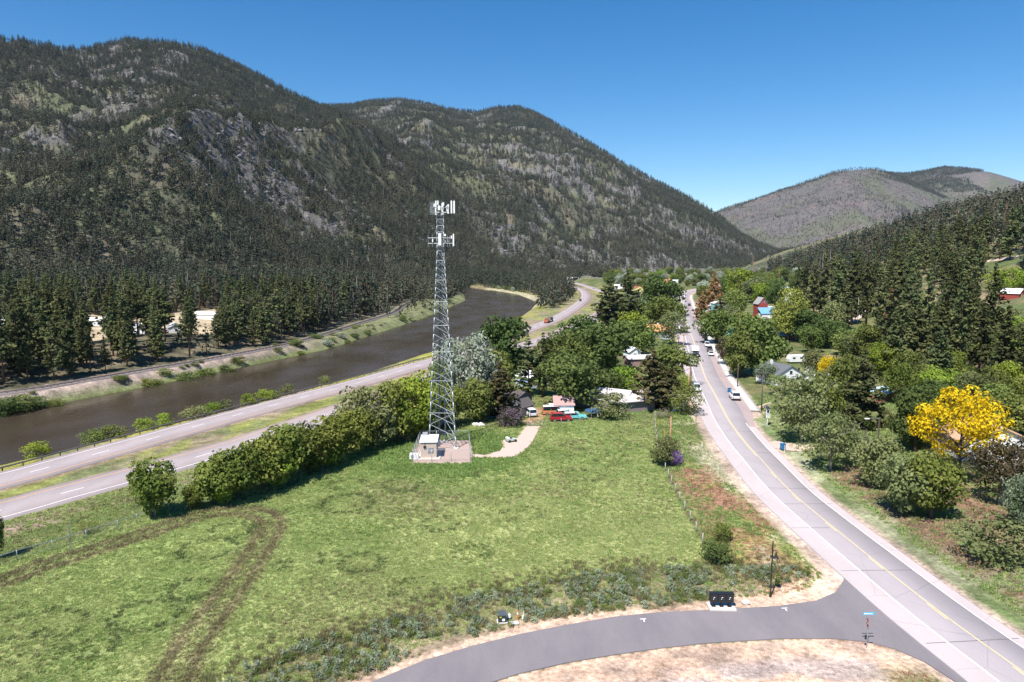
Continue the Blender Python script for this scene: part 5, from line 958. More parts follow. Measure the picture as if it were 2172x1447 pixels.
# ------------------------------------------------------------------ houses and sheds
def house(name, p, rz, w, d, h, rh, wall, roof, label, cat='house', windows=((-.25, 1), (.25, 1)), door=0.0, eave=.35, ridge='y', chimney=None, group=None, porch=False):
    """Gabled building: ridge along local y, gable end facing -y; windows on front and sides."""
    t = empty(name, (p[0], p[1], (p[2] if len(p) > 2 else Z(p[0], p[1])) - .05), rz, label, cat, group)
    m = MB(); m.add([(-w / 2, -d / 2, -.5), (w / 2, -d / 2, -.5), (w / 2, -d / 2, h), (0, -d / 2, h + rh), (-w / 2, -d / 2, h), (-w / 2, d / 2, -.5), (w / 2, d / 2, -.5), (w / 2, d / 2, h), (0, d / 2, h + rh), (-w / 2, d / 2, h)], [(0, 1, 2, 3, 4), (9, 8, 7, 6, 5), (0, 4, 9, 5), (1, 6, 7, 2), (2, 7, 8, 3), (3, 8, 9, 4)]); m.build('wall', wall, t)
    sl = rh / (w / 2); rf = MB()
    for s in (-1, 1):
        x1 = s * (w / 2 + eave); z1 = h - sl * eave; a = [(0, h + rh + .04), (x1, z1 + .04), (x1, z1 + .16), (0, h + rh + .18)]
        rf.prism(a if s > 0 else a[::-1], -d / 2 - eave, d / 2 + eave)
    r_ = rf.build('roof', roof, t)
    if chimney: MB().box((chimney[0], chimney[1], h + rh + .1), (.6, .6, 1.3)).build('chimney', mat('chimney_white', (.7, .68, .65), .8), r_)
    GL = mat('window_glass', (.03, .04, .05), .08, spec=.6); TR = mat('trim_white', (.78, .78, .76), .6)
    for (fx, side) in windows:
        if side == 1: c, dm = (fx * w, -d / 2 - .03, h * .55), (1.0, .06, 1.1)
        elif side == 2: c, dm = (fx * w, -d / 2 - .03, h + rh * .3), (.8, .06, .9)
        elif side == 3: c, dm = (w / 2 + .03, fx * d, h * .55), (.06, 1.1, 1.1)
        else: c, dm = (-w / 2 - .03, fx * d, h * .55), (.06, 1.1, 1.1)
        wn_ = MB().box(c, (dm[0] + .2 if dm[0] > .1 else .05, dm[1] + .2 if dm[1] > .1 else .05, dm[2] + .2)).build('window', TR, t); MB().box((c[0] + (math.copysign(.02, c[0]) if dm[0] < .1 else 0), c[1] - (.02 if dm[1] < .1 else 0), c[2]), dm).build('pane', GL, wn_)
    if door is not None:
        dr = MB().box((door * w, -d / 2 - .035, 1.0), (.95, .06, 2.0)).build('door', mat('door_dark', (.13, .09, .07), .6), t); MB().rod((door * w + .35, -d / 2 - .07, 1.0), (door * w + .35, -d / 2 - .12, 1.0), .04).build('handle', GALV, dr)
    if porch:
        pr = MB().box((0, -d / 2 - 1.0, h - .35), (w * .95, 2.0, .12)).build('porch_roof', roof, t)
        for s in (-.45, 0, .45): MB().box((s * w, -d / 2 - 1.9, (h - .35) / 2), (.12, .12, h - .35)).build('porch_post', TR, pr)
    return t
WW = mat('wall_white', (.76, .77, .78), .8, var=.05); GRS = mat('shingle_grey', (.12, .125, .14), .9, var=.25, scale=5); ORR = mat('roof_orange', (.52, .24, .11), .85, var=.2, scale=4); PNK = mat('roof_pink', (.42, .26, .24), .9, var=.25, scale=6); MTL = mat('roof_metal', (.62, .56, .54), .5, .2, var=.08); TAN = mat('roof_tan', (.50, .31, .20), .9, var=.2, scale=5); BLU = mat('wall_blue', (.14, .33, .62), .7); RED = mat('wall_red', (.30, .055, .045), .75); CRM = mat('wall_cream', (.55, .50, .42), .8); TUR = mat('wall_turquoise', (.22, .50, .52), .7); YLW = mat('wall_yellow', (.72, .60, .25), .8); LGR = mat('wall_grey', (.40, .40, .39), .8); BRN = mat('wall_brown', (.16, .10, .08), .85); BLR = mat('roof_blue', (.10, .30, .50), .6, .1); DKR = mat('roof_dark', (.10, .085, .085), .9, var=.2, scale=5)
p = G(1653, 812); house('white_house', p, math.radians(14), 8.2, 9.5, 3.0, 2.3, WW, GRS, 'white house with grey shingle roof and white chimney', windows=((0, 2), (-.3, 1), (.3, 1), (-.2, 4), (.2, 4)), door=.02, chimney=(-.9, 2.6))
p2 = Vector((p.x + 5.2, p.y - 1.0, p.z)); house('lean_to', p2, math.radians(14), 4.2, 6.0, 2.3, 1.0, WW, GRS, 'low grey-roofed side building beside the white house', 'shed', windows=((0, 1),), door=None)
p = G(1390, 712); house('orange_roofed_house', p, math.radians(82), 7.5, 11, 2.8, 2.0, mat('wall_slate', (.22, .26, .30), .8), ORR, 'low house with bright orange roof', windows=((-.2, 3), (.2, 3), (-.2, 1)), door=.2, eave=.9, chimney=(.5, -1))
p = G(1195, 876); house('garden_shed', p, math.radians(90), 4.0, 4.3, 2.3, 1.5, WW, PNK, 'small white shed with pink shingle roof under the maple', 'shed', windows=((0, 3),), door=None, eave=.25)
p = G(1107, 880); house('garden_shed', p, math.radians(-38), 3.2, 4.2, 2.2, 1.4, mat('wall_greybrown', (.27, .23, .21), .85), DKR, 'grey gabled shed with white trim beside the lilac', 'shed', windows=(), door=.0, eave=.2)
p = G(1030, 868); house('outbuilding', p, math.radians(20), 5, 5, 2.4, .9, mat('wall_weathered', (.55, .52, .48), .9, var=.25), DKR, 'weathered pale outbuilding half hidden by the spruce', 'shed', windows=((0, 1),), door=None)
p = G(1128, 818); house('blue_white_cabin', p, math.radians(30), 6, 7, 2.6, 1.5, mat('wall_paleblue', (.45, .56, .66), .8), ROOFW, 'pale blue cabin glimpsed behind the pine trunks', windows=((-.2, 1), (.2, 1)))
p = G(1098, 858); house('low_cabin', p, math.radians(40), 4.5, 5, 2.2, 1.1, mat('wall_denim', (.10, .14, .20), .8), DKR, 'small dark blue cabin behind the spruce', 'shed', windows=((0, 1),))
p = G(1283, 862); house('metal_roofed_house', p, math.radians(60), 7.5, 12, 2.6, 1.7, mat('wall_mauve', (.26, .20, .21), .85), MTL, 'house with long pale metal roof beside the maple', windows=((-.2, 1), (.2, 3)), eave=.6)
p = G(1328, 868); house('metal_roofed_house', p, math.radians(112), 6.5, 11, 2.7, 1.5, mat('wall_mauve', (.26, .20, .21), .85), MTL, 'metal-roofed wing running toward the brown spruce', windows=((-.2, 1), (.2, 3)), door=None, eave=.6)
p = G(1432, 868); house('white_shed', p, math.radians(20), 3.2, 4, 2.6, 1.0, WW, MTL, 'white shed squeezed between spruce and roadside bush', 'shed', windows=(), door=0)
p = G(1355, 774); house('low_garage', p, math.radians(100), 5, 9, 2.3, .9, mat('wall_brick', (.3, .2, .17), .9), MTL, 'flat pale-roofed garage in the grove clearing', 'garage', windows=((0, 3),), door=None)
p = G(1340, 760); house('small_white_house', p, math.radians(15), 4, 5, 2.6, 1.3, WW, ROOFW, 'little white building at the edge of the grove lawn', windows=((0, 1),), door=None)
# blue and red house by the willow
p = G(1612, 672); bh = house('red_gable_house', p, math.radians(4), 5.2, 7, 7.6, 3.4, RED, mat('roof_bare', (.32, .30, .30), .8), 'tall red gabled house with a blue-roofed front wing', windows=((-.25, 2), (.2, 2)), door=None)
fx = MB(); fx.add([(-3.5, -4.1, 5.6), (9.4, -4.1, 5.6), (9.4, -9.4, 2.6), (-3.5, -9.4, 2.6), (-3.5, -4.1, 5.4), (9.4, -4.1, 5.4), (9.4, -9.4, 2.4), (-3.5, -9.4, 2.4)], [(3, 2, 1, 0), (4, 5, 6, 7), (0, 1, 5, 4), (1, 2, 6, 5), (2, 3, 7, 6), (3, 0, 4, 7)]); fx.build('wing_roof', BLU, bh); MB().box((2.8, -6.6, 1.2), (11.6, 4.8, 2.6)).build('wing_wall', WW, bh); MB().box((6.4, 0, 3.6), (6.2, 7, 4.4)).build('side_wall', mat('wall_pale', (.6, .6, .6), .8), bh)
p = G(1528, 664); house('turquoise_building', p, math.radians(5), 9, 9, 6, 1.2, TUR, ROOFW, 'turquoise two-storey building behind the brown spruces', 'building', windows=((-.25, 1), (.25, 1)), door=None)
p = G(1503, 660); house('white_gabled_house', p, math.radians(35), 6, 8, 3.2, 2.2, WW, MTL, 'white gable end among the brown spruces', windows=((0, 1),), door=None)
p = G(1669, 722); house('blue_roofed_shed', p, math.radians(70), 4.5, 6, 2.4, .8, BRN, BLR, 'brown shed with bright blue roof above the grassy bank', 'shed', windows=((0, 3),), door=None, eave=.6)
p = G(1554, 712); house('turquoise_shed', p, math.radians(20), 4, 4, 2.6, .8, TUR, BLR, 'little turquoise shed behind the large green tree', 'shed', windows=(), door=0)
p = G(2092, 962); house('white_cottage', p, math.radians(-10), 11.5, 8.5, 3.0, 2.4, WW, TAN, 'white cottage with tan roof behind the yellow tree', windows=((-.3, 1), (-.05, 1), (.25, 1), (0, 4)), door=.1, eave=.5)
p = G(2147, 632); house('red_barn', p, math.radians(35), 6, 6.5, 2.0, 1.7, RED, ROOFW, 'red barn with white metal roof on the pine slope', 'barn', windows=((0, 1),), door=None)
p = G(1858, 848); house('patched_shed', p, math.radians(-55), 5, 9, 2.0, .8, mat('wall_tarp', (.45, .2, .14), .8), mat('roof_tarp', (.45, .62, .72), .6, var=.45, scale=1.2), 'low shed with patched pale blue roof between dark trees', 'shed', windows=(), door=0)
p = G(1718, 800); house('white_shed', p, math.radians(-30), 3, 4, 2.4, .9, WW, GRS, 'narrow white shed uphill of the white house', 'shed', windows=(), door=0)
p = G(1700, 648); house('hillside_house', (p.x + 20, p.y + 60), math.radians(20), 9, 10, 3, 2, WW, MTL, 'white house above the willow', windows=((-.2, 1), (.2, 1)), door=None)
for i, (x, y, w, d, h, rh, wl_, rf, rz, lab) in enumerate([(1662, 620, 10, 9, 3, 2, BRN, mat('roof_steelblue', (.38, .46, .55), .5), 60, 'brown house with steel-blue roof on the far slope'), (1672, 592, 12, 10, 3.5, 2, WW, ROOFW, 25, 'white-roofed house at the foot of the pines'), (1352, 624, 9, 9, 6, 2.2, YLW, mat('roof_red', (.45, .12, .07), .8), 10, 'yellow house with red roof beside the tall pines'), (1378, 592, 10, 9, 7, 4, WW, ROOFW, 0, 'white church-like building with pointed roof'), (1391, 591, 7, 8, 5, 3.2, WW, ROOFW, 15, 'white gabled house next to the pointed roof'), (1413, 592, 12, 10, 6, 2.5, mat('wall_apricot', (.62, .38, .22), .8), DKR, 20, 'apricot house with dark roof in the far village'), (1416, 602, 9, 8, 4, 2, mat('wall_orange', (.68, .36, .12), .8), ORR, 40, 'small orange house in the far village'), (1434, 600, 14, 9, 3, 1, WW, ROOFW, 75, 'long low white building in the far village'), (1343, 590, 12, 10, 3, 2, WW, ROOFW, 35, 'white-roofed house left of the pointed roof'), (1450, 588, 10, 10, 4, 2.2, CRM, MTL, 60, 'cream house with pale roof in the far village'), (1312, 612, 14, 9, 3, 1.4, WW, ROOFW, 80, 'white building glimpsed through the tall pines'), (1440, 640, 13, 9, 4, 1.0, CRM, mat('roof_flatgrey', (.5, .46, .47), .8), 75, 'flat grey-roofed shop beside the far end of the road'), (1540, 600, 9, 9, 3, 2, WW, ROOFW, 30, 'white house behind the tall brown spruce'), (1555, 618, 7, 7, 3, 1.6, WW, ROOFW, 10, 'small white house near the turquoise building')]):
    p = G(x, y); house('village_house', p, math.radians(rz), w, d, h, rh, wl_, rf, lab, group='houses of the far village', windows=((-.25, 1), (.25, 1), (0, 3)))
# motel-like buildings by the highway bend
for x, y, w, lab in ((1194, 606, 26, 'long white two-storey motel beside the highway bend'), (1222, 596, 30, 'low white building across from the motel')):
    p = G(x, y); house('motel', p, math.radians(80), 11, w, 6 if w < 28 else 4.5, 1.6, WW, ROOFW, lab, 'building', windows=tuple((k * .14, 3) for k in range(-3, 4)), door=None)
# camp across the river
for i, (x, y, w, d, rz, wl_, lab) in enumerate([(197, 690, 5, 13, 78, WW, 'white camp building with long roof across the river'), (225, 688, 7, 9, 10, mat('wall_bluegrey', (.3, .36, .42), .8), 'blue-grey camp building with white roof'), (247, 690, 4, 8, 60, WW, 'white camp cabin beside the blue-grey building'), (302, 704, 8, 16, 62, WW, 'white shed roof between the pines across the river'), (372, 704, 6, 10, 30, WW, 'white roof deep among the pines across the river'), (440, 676, 7, 14, 75, WW, 'white camp roof furthest along the river'), (20, 690, 5, 14, 85, WW, 'pale camp trailer at the edge of the clearing')]):
    p = G(x, y); house('camp_building', p, math.radians(rz), w, d, 2.6, 1.3, wl_, ROOFW, lab, 'building', windows=((0, 1), (0, 3)), door=None, group='camp buildings across the river')

# ------------------------------------------------------------------ railway and guard rails
BAL = mat('ballast', (.20, .17, .16), .95, var=.25, scale=4, bump=.4); STEEL = mat('rail_steel', (.16, .12, .10), .5, .5); TIE = mat('sleeper_wood', (.07, .055, .045), .95)
rl = ribbon('railway_ballast', L_RAIL, -3.0, 3.0, Z_RAIL, BAL, skirt=.8); rl['kind'] = 'structure'; rl['label'] = 'brown ballast bed of the railway across the river'
ln = L_RAIL[(L_RAIL[:, 1] > 60) & (L_RAIL[:, 1] < 720)]
track = empty('railway_track', (0, 0, 0), 0, 'single railway track along the far river bank', 'railway')
for o in (-.72, .72): ribbon('rail', ln, o - .05, o + .05, Z_RAIL + .28, STEEL, track, skirt=.16)
tm = MB().box((0, 0, 0), (2.6, .24, .2)).mesh('sleeper'); tm.materials.append(TIE); s_ = np.r_[0, np.cumsum(np.linalg.norm(np.diff(ln, axis=0), axis=1))]; q = np.arange(4, s_[-1], 2.2); tx_ = np.interp(q, s_, ln[:, 0]); ty_ = np.interp(q, s_, ln[:, 1]); gx, gy = np.gradient(tx_), np.gradient(ty_)
for i in range(min(len(q), 290)):
    o = link_mesh('sleeper', tm, track); o.location = (tx_[i], ty_[i], Z_RAIL + .05); o.rotation_euler = (0, 0, math.atan2(gy[i], gx[i]) - math.pi / 2)
def guard(line, off, z, y0, y1, label, step):
    l = offset_line(line, off); l = l[(l[:, 1] > y0) & (l[:, 1] < y1)]; g = empty('guard_rail', (l[0][0], l[0][1], z), 0, label, 'guard rail'); o = np.array([l[0][0], l[0][1]]); l = l - o
    GR = mat('guard_weathered', (.17, .15, .13), .6, .35, var=.2); r1 = ribbon('rail', l, -.03, .03, .78, GR, g, skirt=.34); s = np.r_[0, np.cumsum(np.linalg.norm(np.diff(l, axis=0), axis=1))]
    pm = MB().box((0, 0, .3), (.16, .2, 1.0)).mesh('post'); pm.materials.append(mat('guard_post', (.10, .08, .065), .9)); k = 0.0
    while k < s[-1]:
        q = link_mesh('post', pm, g); q.location = (np.interp(k, s, l[:, 0]) - .12, np.interp(k, s, l[:, 1]), 0); k += step
guard(L_WB, -5.7, Z_WB, 70, 275, 'long weathered guard rail along the river side of the highway', 3.6); guard(L_WB, -5.9, Z_WB, 640, 900, 'guard rail round the outside of the far highway bend', 6)
# ------------------------------------------------------------------ vehicles
TYRE = mat('tyre', (.02, .02, .02), .9); RIM = mat('rim', (.45, .45, .46), .35, .7); GLS = mat('car_glass', (.015, .02, .025), .06, spec=.7); LAMP = mat('headlight', (.8, .8, .78), .15); TAIL = mat('tail_light', (.35, .02, .02), .3); CHR = mat('bumper_dark', (.05, .05, .055), .5)
PROF = {'sedan': (4.7, 1.8, [(-2.33, .35), (-2.3, .85), (-1.55, .95), (1.0, .95), (2.2, .78), (2.33, .4)], [(-1.75, .93), (-1.1, 1.42), (.25, 1.44), (1.1, .94)]),
        'suv': (4.7, 1.9, [(-2.33, .4), (-2.3, 1.05), (1.0, 1.08), (2.2, .95), (2.33, .45)], [(-2.2, 1.05), (-1.95, 1.75), (.2, 1.76), (1.05, 1.06)]),
        'wagon': (5.2, 1.9, [(-2.55, .4), (-2.55, .9), (1.0, .95), (2.5, .82), (2.6, .4)], [(-2.45, .9), (-2.0, 1.42), (.2, 1.45), (.9, .94)]),
        'van': (5.0, 1.95, [(-2.45, .35), (-2.45, 1.1), (1.5, 1.1), (2.35, .95), (2.45, .4)], [(-2.42, 1.1), (-2.3, 2.0), (1.0, 2.02), (1.75, 1.08)]),
        'pickup': (5.5, 1.95, [(-2.7, .5), (-2.7, 1.1), (1.1, 1.1), (2.6, 1.0), (2.7, .5)], [(-.75, 1.08), (-.65, 1.8), (.6, 1.8), (1.25, 1.08)])}
def shell(pr, hw, inset, z_mid):
    """Side profile lofted across the width, its edges drawn in."""
    n = len(pr); ys = [-hw, -hw + .1, hw - .1, hw]; m = MB(); cxm = sum(p[0] for p in pr) / n; vs = []
    for k, y in enumerate(ys):
        for (x, z) in pr:
            e = k in (0, 3); t = (1 - inset) if e else 1; vs.append((cxm + (x - cxm) * t, y, z - (.06 if e and z > z_mid else 0)))
    fs = [tuple(range(n)), tuple(range(4 * n - 1, 3 * n - 1, -1))]
    for k in range(3): fs += [(k * n + (i + 1) % n, k * n + i, (k + 1) * n + i, (k + 1) * n + (i + 1) % n) for i in range(n)]
    return m.add(vs, fs)
def car(kind, loc, rz, col, label, name=None, group=None, roofcol=None, cat=None, scale=1.0):
    L_, W_, body, cab = PROF[kind]; paint = mat('paint_%d_%d_%d' % tuple(int(c * 100) for c in col), col, .3, .1, var=.04, spec=.6)
    t = empty(name or ('parked_car' if kind != 'van' else 'parked_van'), loc, rz, label, cat or ('car' if kind in ('sedan', 'suv', 'wagon') else 'truck' if kind == 'pickup' else 'van'), group); t.scale = (scale,) * 3
    b = shell(body, W_ / 2, .03, .8).build('body', paint, t)
    g = shell(cab, W_ / 2 - .12, .10, cab[1][1] - .1).build('cabin_glass', GLS, t)
    zt = cab[1][1]; rf = MB(); rf.add([(cab[1][0] - .05, -W_ / 2 + .17, zt - .03), (cab[2][0] + .05, -W_ / 2 + .17, zt - .03), (cab[2][0] + .05, W_ / 2 - .17, zt - .03), (cab[1][0] - .05, W_ / 2 - .17, zt - .03), (cab[1][0] + .05, -W_ / 2 + .25, zt + .05), (cab[2][0] - .1, -W_ / 2 + .25, zt + .05), (cab[2][0] - .1, W_ / 2 - .25, zt + .05), (cab[1][0] + .05, W_ / 2 - .25, zt + .05)], [(3, 2, 1, 0), (4, 5, 6, 7), (0, 1, 5, 4), (1, 2, 6, 5), (2, 3, 7, 6), (3, 0, 4, 7)]); rf.build('roof', mat('paint_%d_%d_%d' % tuple(int(c * 100) for c in roofcol), roofcol, .35) if roofcol else paint, t)
    pl = MB()
    for s in (-1, 1):
        for a, c in ((0, 1), (3, 2)): pl.rod((cab[a][0], s * (W_ / 2 - .10), cab[a][1] - .02), (cab[c][0], s * (W_ / 2 - .2), cab[c][1] - .02), .045, None, 4)
        xm = (cab[1][0] + cab[2][0]) / 2; pl.rod((xm, s * (W_ / 2 - .1), cab[0][1]), (xm, s * (W_ / 2 - .2), zt - .03), .045, None, 4)
    pl.build('pillar', paint, t)
    for x in (-L_ * .3, L_ * .31):
        for s in (-1, 1):
            w = MB().rod((x, s * (W_ / 2 - .22), .33), (x, s * (W_ / 2 + .01), .33), .34, None, 14).build('wheel', TYRE, t); MB().rod((x, s * (W_ / 2 - .1), .33), (x, s * (W_ / 2 + .025), .33), .21, None, 10).build('rim', RIM, w)
    for s in (-1, 1):
        MB().box((L_ / 2 - .08, s * (W_ / 2 - .32), .72), (.1, .36, .16)).build('headlight', LAMP, t); MB().box((-L_ / 2 + .05, s * (W_ / 2 - .2), .78), (.1, .2, .24)).build('tail_light', TAIL, t); MB().box((cab[3][0] - .15, s * (W_ / 2 + .06), cab[3][1] + .05), (.12, .18, .12)).build('mirror', paint, t)
    for s in (-1, 1): MB().box((s * (L_ / 2 - .02), 0, .45), (.12, W_ - .15, .18)).build('bumper', CHR if kind != 'wagon' else RIM, t)
    if kind == 'pickup': MB().box((-1.75, 0, 1.12), (1.75, W_ - .35, .04)).build('cargo_bed', CHR, t)
    return t
def road_dir(x, y):
    i = int(np.argmin(np.hypot(L_MAIN[:, 0] - x, L_MAIN[:, 1] - y))); i = min(max(i, 1), len(L_MAIN) - 2); d = L_MAIN[i + 1] - L_MAIN[i - 1]; return math.atan2(d[1], d[0])
def on_road(x, y, z=.02):
    p = onz(x, y, z); return (p[0], p[1], z)
WHT = (.76, .76, .75)
def rcar(kind, x, y, col, label, away=True, dr=0, **kw):
    p = on_road(x, y); return car(kind, p, road_dir(p[0], p[1]) + (0 if away else math.pi) + dr, col, label, group='cars parked along the village road', **kw)
rcar('suv', 1558, 846, WHT, 'white hatchback seen from behind beside the blue bin', dr=.04, scale=1.1); rcar('suv', 1478, 829, (.62, .64, .66), 'silver car facing the camera on the near side of the road', False, scale=1.0)
rcar('sedan', 1508, 754, WHT, 'white car at the front of the parked row, facing the camera', False); rcar('pickup', 1505, 745, (.12, .12, .13), 'dark pickup parked behind the white car'); rcar('suv', 1500, 735, WHT, 'white car in the middle of the parked row', False); rcar('sedan', 1497, 726, (.7, .7, .72), 'pale car just ahead of the white one in the parked row', False); rcar('suv', 1494, 717, (.05, .05, .06), 'black car at the shaded end of the parked row')
rcar('sedan', 1480, 688, (.03, .06, .20), 'dark blue car in the tree shadow', False); rcar('suv', 1478, 673, (.55, .6, .65), 'pale blue-white car beyond the dark blue one'); rcar('sedan', 1469, 659, WHT, 'white car beside the reddish spruce'); rcar('suv', 1462, 649, (.05, .055, .06), 'black car far up the parked row'); rcar('sedan', 1452, 634, (.3, .3, .32), 'tiny grey car at the far bend of the road')
p = on_road(1388, 713); car('sedan', (p[0], p[1], Z(p[0], p[1]) + .02), 2.9, (.08, .16, .30), 'blue car in front of the orange-roofed house'); p = G(1412, 722); car('sedan', (p.x, p.y, p.z + .02), 2.2, (.38, .44, .42), 'grey-green car beside the roadside tree')
# motorhome heading toward the camera
p = on_road(1474, 756); mh = empty('motorhome', p, road_dir(p[0], p[1]) + math.pi, 'white and black motorhome driving toward the camera', 'motorhome')
MB().box((-.8, 0, 1.95), (6.4, 2.45, 2.7), 0, .985).build('coach_body', mat('coach_white', (.74, .74, .73), .4), mh); shell([(2.3, .5), (2.3, 1.2), (2.4, 2.15), (3.0, 2.1), (3.6, 1.35), (4.25, 1.15), (4.3, .5)], 1.05, .04, 1.0).build('cab', mat('cab_black', (.025, .025, .028), .35), mh); MB().prism([(1.9, 2.3), (1.9, 3.25), (3.0, 3.2), (3.35, 2.5), (3.1, 2.3)], -1.15, 1.15).build('overcab', mat('coach_white', (.74, .74, .73), .4), mh); MB().box((3.28, 0, 1.75), (.7, 1.7, .5), 0, .8).build('windscreen', GLS, mh); MB().box((-.8, 0, .85), (6.42, 2.47, .45)).build('side_skirt', mat('cab_black', (.025, .025, .028), .35), mh)
for x in (-2.4, 3.5):
    for s in (-1, 1): w = MB().rod((x, s * .85, .4), (x, s * 1.12, .4), .4, None, 14).build('wheel', TYRE, mh); MB().rod((x, s * 1.0, .4), (x, s * 1.15, .4), .22, None, 10).build('rim', RIM, w)
for s in (-1, 1): MB().box((4.29, s * .75, .95), (.06, .32, .2)).build('headlight', LAMP, mh); MB().box((-3.5, s * .5, 3.36), (.6, .5, .14)).build('roof_vent', GREYM, mh)
MB().box((.4, 0, 3.38), (1.0, .8, .2)).build('roof_air_conditioner', ROOFW, mh)
for s in (-1, 1): MB().box((-.6, s * 1.235, 2.2), (1.3, .02, .7)).build('window', GLS, mh)
# cars in the yard
def ycar(kind, x, y, rz, col, label, **kw):
    p = G(x, y); return car(kind, (p.x, p.y, p.z + .02), rz, col, label, **kw)
ycar('suv', 1124, 882, 1.9, WHT, 'white car on the dirt track by the grey shed'); ycar('suv', 1190, 893, 0.05, (.36, .02, .03), 'red estate car at the front of the yard'); ycar('wagon', 1218, 889, 0.0, (.16, .55, .55), 'turquoise and white classic car at the end of the yard', roofcol=WHT); ycar('wagon', 1203, 883, 0.12, (.35, .62, .6), 'white and turquoise classic car behind the red one', roofcol=WHT); ycar('van', 1174, 880, 0.05, (.55, .22, .10), 'orange and white camper van left of the pink-roofed shed', roofcol=WHT); ycar('van', 1186, 876, 0.05, (.50, .25, .15), 'orange camper van tucked behind the first', roofcol=WHT)
# highway traffic
p = onz(1165, 684, Z_WB); i = int(np.argmin(np.hypot(L_WB[:, 0] - p[0], L_WB[:, 1] - p[1]))); d_ = L_WB[i + 1] - L_WB[i - 1]; lt = empty('logging_truck', (*(L_WB[i]), Z_WB + .02), math.atan2(d_[1], d_[0]) + math.pi, 'semi truck with a loaded flatbed trailer on the highway', 'truck')
shell([(3.2, .6), (3.2, 2.9), (5.0, 2.9), (5.4, 1.9), (6.9, 1.7), (7.0, .6)], 1.2, .03, 1.5).build('cab', mat('paint_orange_truck', (.35, .10, .05), .4), lt); MB().box((5.15, 0, 2.35), (.35, 2.0, .7)).build('windscreen', GLS, lt); MB().box((-2.6, 0, 1.25), (12, 2.5, .25)).build('flatbed', mat('cab_black', (.025, .025, .028), .35), lt); MB().box((-4.6, 0, 2.05), (6.5, 2.3, 1.3)).build('load', mat('load_tarp', (.10, .10, .11), .7), lt); MB().box((-.3, 0, 1.9), (1.8, 2.3, 1.0)).build('load', mat('load_straw', (.35, .30, .2), .8), lt)
for x in (-7.5, -6.2, 1.4, 2.6, 6.0):
    for s in (-1, 1): MB().rod((x, s * .85, .5), (x, s * 1.25, .5), .5, None, 12).build('wheel', TYRE, lt)
for x, y, off, col, lab in ((1231, 639, 0, (.04, .04, .05), 'dark car entering the far highway bend'),):
    p = onz(x, y, Z_WB); i = int(np.argmin(np.hypot(L_WB[:, 0] - p[0], L_WB[:, 1] - p[1]))); d_ = L_WB[i + 1] - L_WB[i - 1]; car('suv', (p[0], p[1], Z_WB + .02), math.atan2(d_[1], d_[0]) + math.pi, col, lab, name='car', scale=1.1)
for x, y, col, lab in ((1221, 597.5, (.05, .05, .06), 'dark car on the far highway rise'), (1227, 594.5, (.1, .1, .1), 'second dark car further up the highway rise'), (1258, 612, WHT, 'white car on the inner far carriageway')):
    p = onz(x, y, Z_EB); i = int(np.argmin(np.hypot(L_EB[:, 0] - p[0], L_EB[:, 1] - p[1]))); i = min(max(i, 1), len(L_EB) - 2); d_ = L_EB[i + 1] - L_EB[i - 1]; car('suv', (*L_EB[i], Z_EB + .02), math.atan2(d_[1], d_[0]), col, lab, name='car', scale=1.3)
# camper trailer above the white house
p = G(1690, 770); tr = empty('camper_trailer', (p.x, p.y, p.z), .12, 'white camper trailer on the grassy bank above the white house', 'trailer'); shell([(-3, .5), (-3.1, 1.4), (-2.7, 2.6), (2.7, 2.65), (3.1, 1.5), (3, .5)], 1.15, .03, 1.5).build('body', mat('coach_white', (.74, .74, .73), .4), tr)
for x in (-1.6, .9): MB().box((x, -1.16, 1.75), (.9, .04, .55)).build('window', GLS, tr)
for s in (-1, 1): MB().rod((0, s * .9, .35), (0, s * 1.1, .35), .36, None, 12).build('wheel', TYRE, tr)
MB().rod((3, 0, .5), (4.2, 0, .45), .06).build('drawbar', CHR, tr)
# small cart on the gravel drive
p = G(1084, 938); ct = empty('utility_cart', (p.x, p.y, p.z + .05), .5, 'small pale green utility cart parked on the gravel drive', 'cart'); shell([(-.9, .3), (-.95, .7), (.3, .72), (.95, .6), (1, .3)], .55, .05, .5).build('body', mat('cart_green', (.42, .50, .42), .6), ct); MB().box((-.25, 0, .8), (.5, .9, .16)).build('seat', BLACK, ct); MB().box((-.7, 0, .85), (.5, 1.0, .2)).build('tray', ROOFW, ct)
for x in (-.6, .65):
    for s in (-1, 1): MB().rod((x, s * .45, .26), (x, s * .66, .26), .27, None, 10).build('wheel', TYRE, ct)
MB().rod((.35, 0, .7), (.15, 0, 1.05), .03).build('steering_column', BLACK, ct)
# ------------------------------------------------------------------ poles, lamps, signs, small street things
WOOD_O = mat('pole_orange', (.42, .22, .13), .9, var=.2); WOOD_D = mat('pole_dark', (.10, .085, .075), .95, var=.2); WOOD_G = mat('post_grey', (.36, .33, .31), .95, var=.25)
def pole(x, top, base, m, label, arm=True, r=.14, can=False, group='utility poles of the village', D=None):
    p = G(x, base); d = ray(x, top); k = math.hypot(p.x, p.y) / math.hypot(d[0], d[1]); h = CAM_H + d[2] * k - p.z; t = empty('utility_pole', (p.x, p.y, p.z - .3), 0, label, 'pole', group); MB().rod((0, 0, 0), (0, 0, h + .3), r, r * .7, 8).build('shaft', m, t, True)
    if arm:
        MB().box((0, -.15, h - .3), (2.3, .12, .14)).build('crossarm', m, t)
        for s in (-1, -.5, .5, 1): MB().rod((s, -.15, h - .23), (s, -.15, h - .02), .05, None, 6).build('insulator', GREYM, t)
    if can: MB().rod((.0, -.4, h - 1.9), (0, -.4, h - 1.0), .26, None, 10).build('transformer', ROOFW, t)
    return t
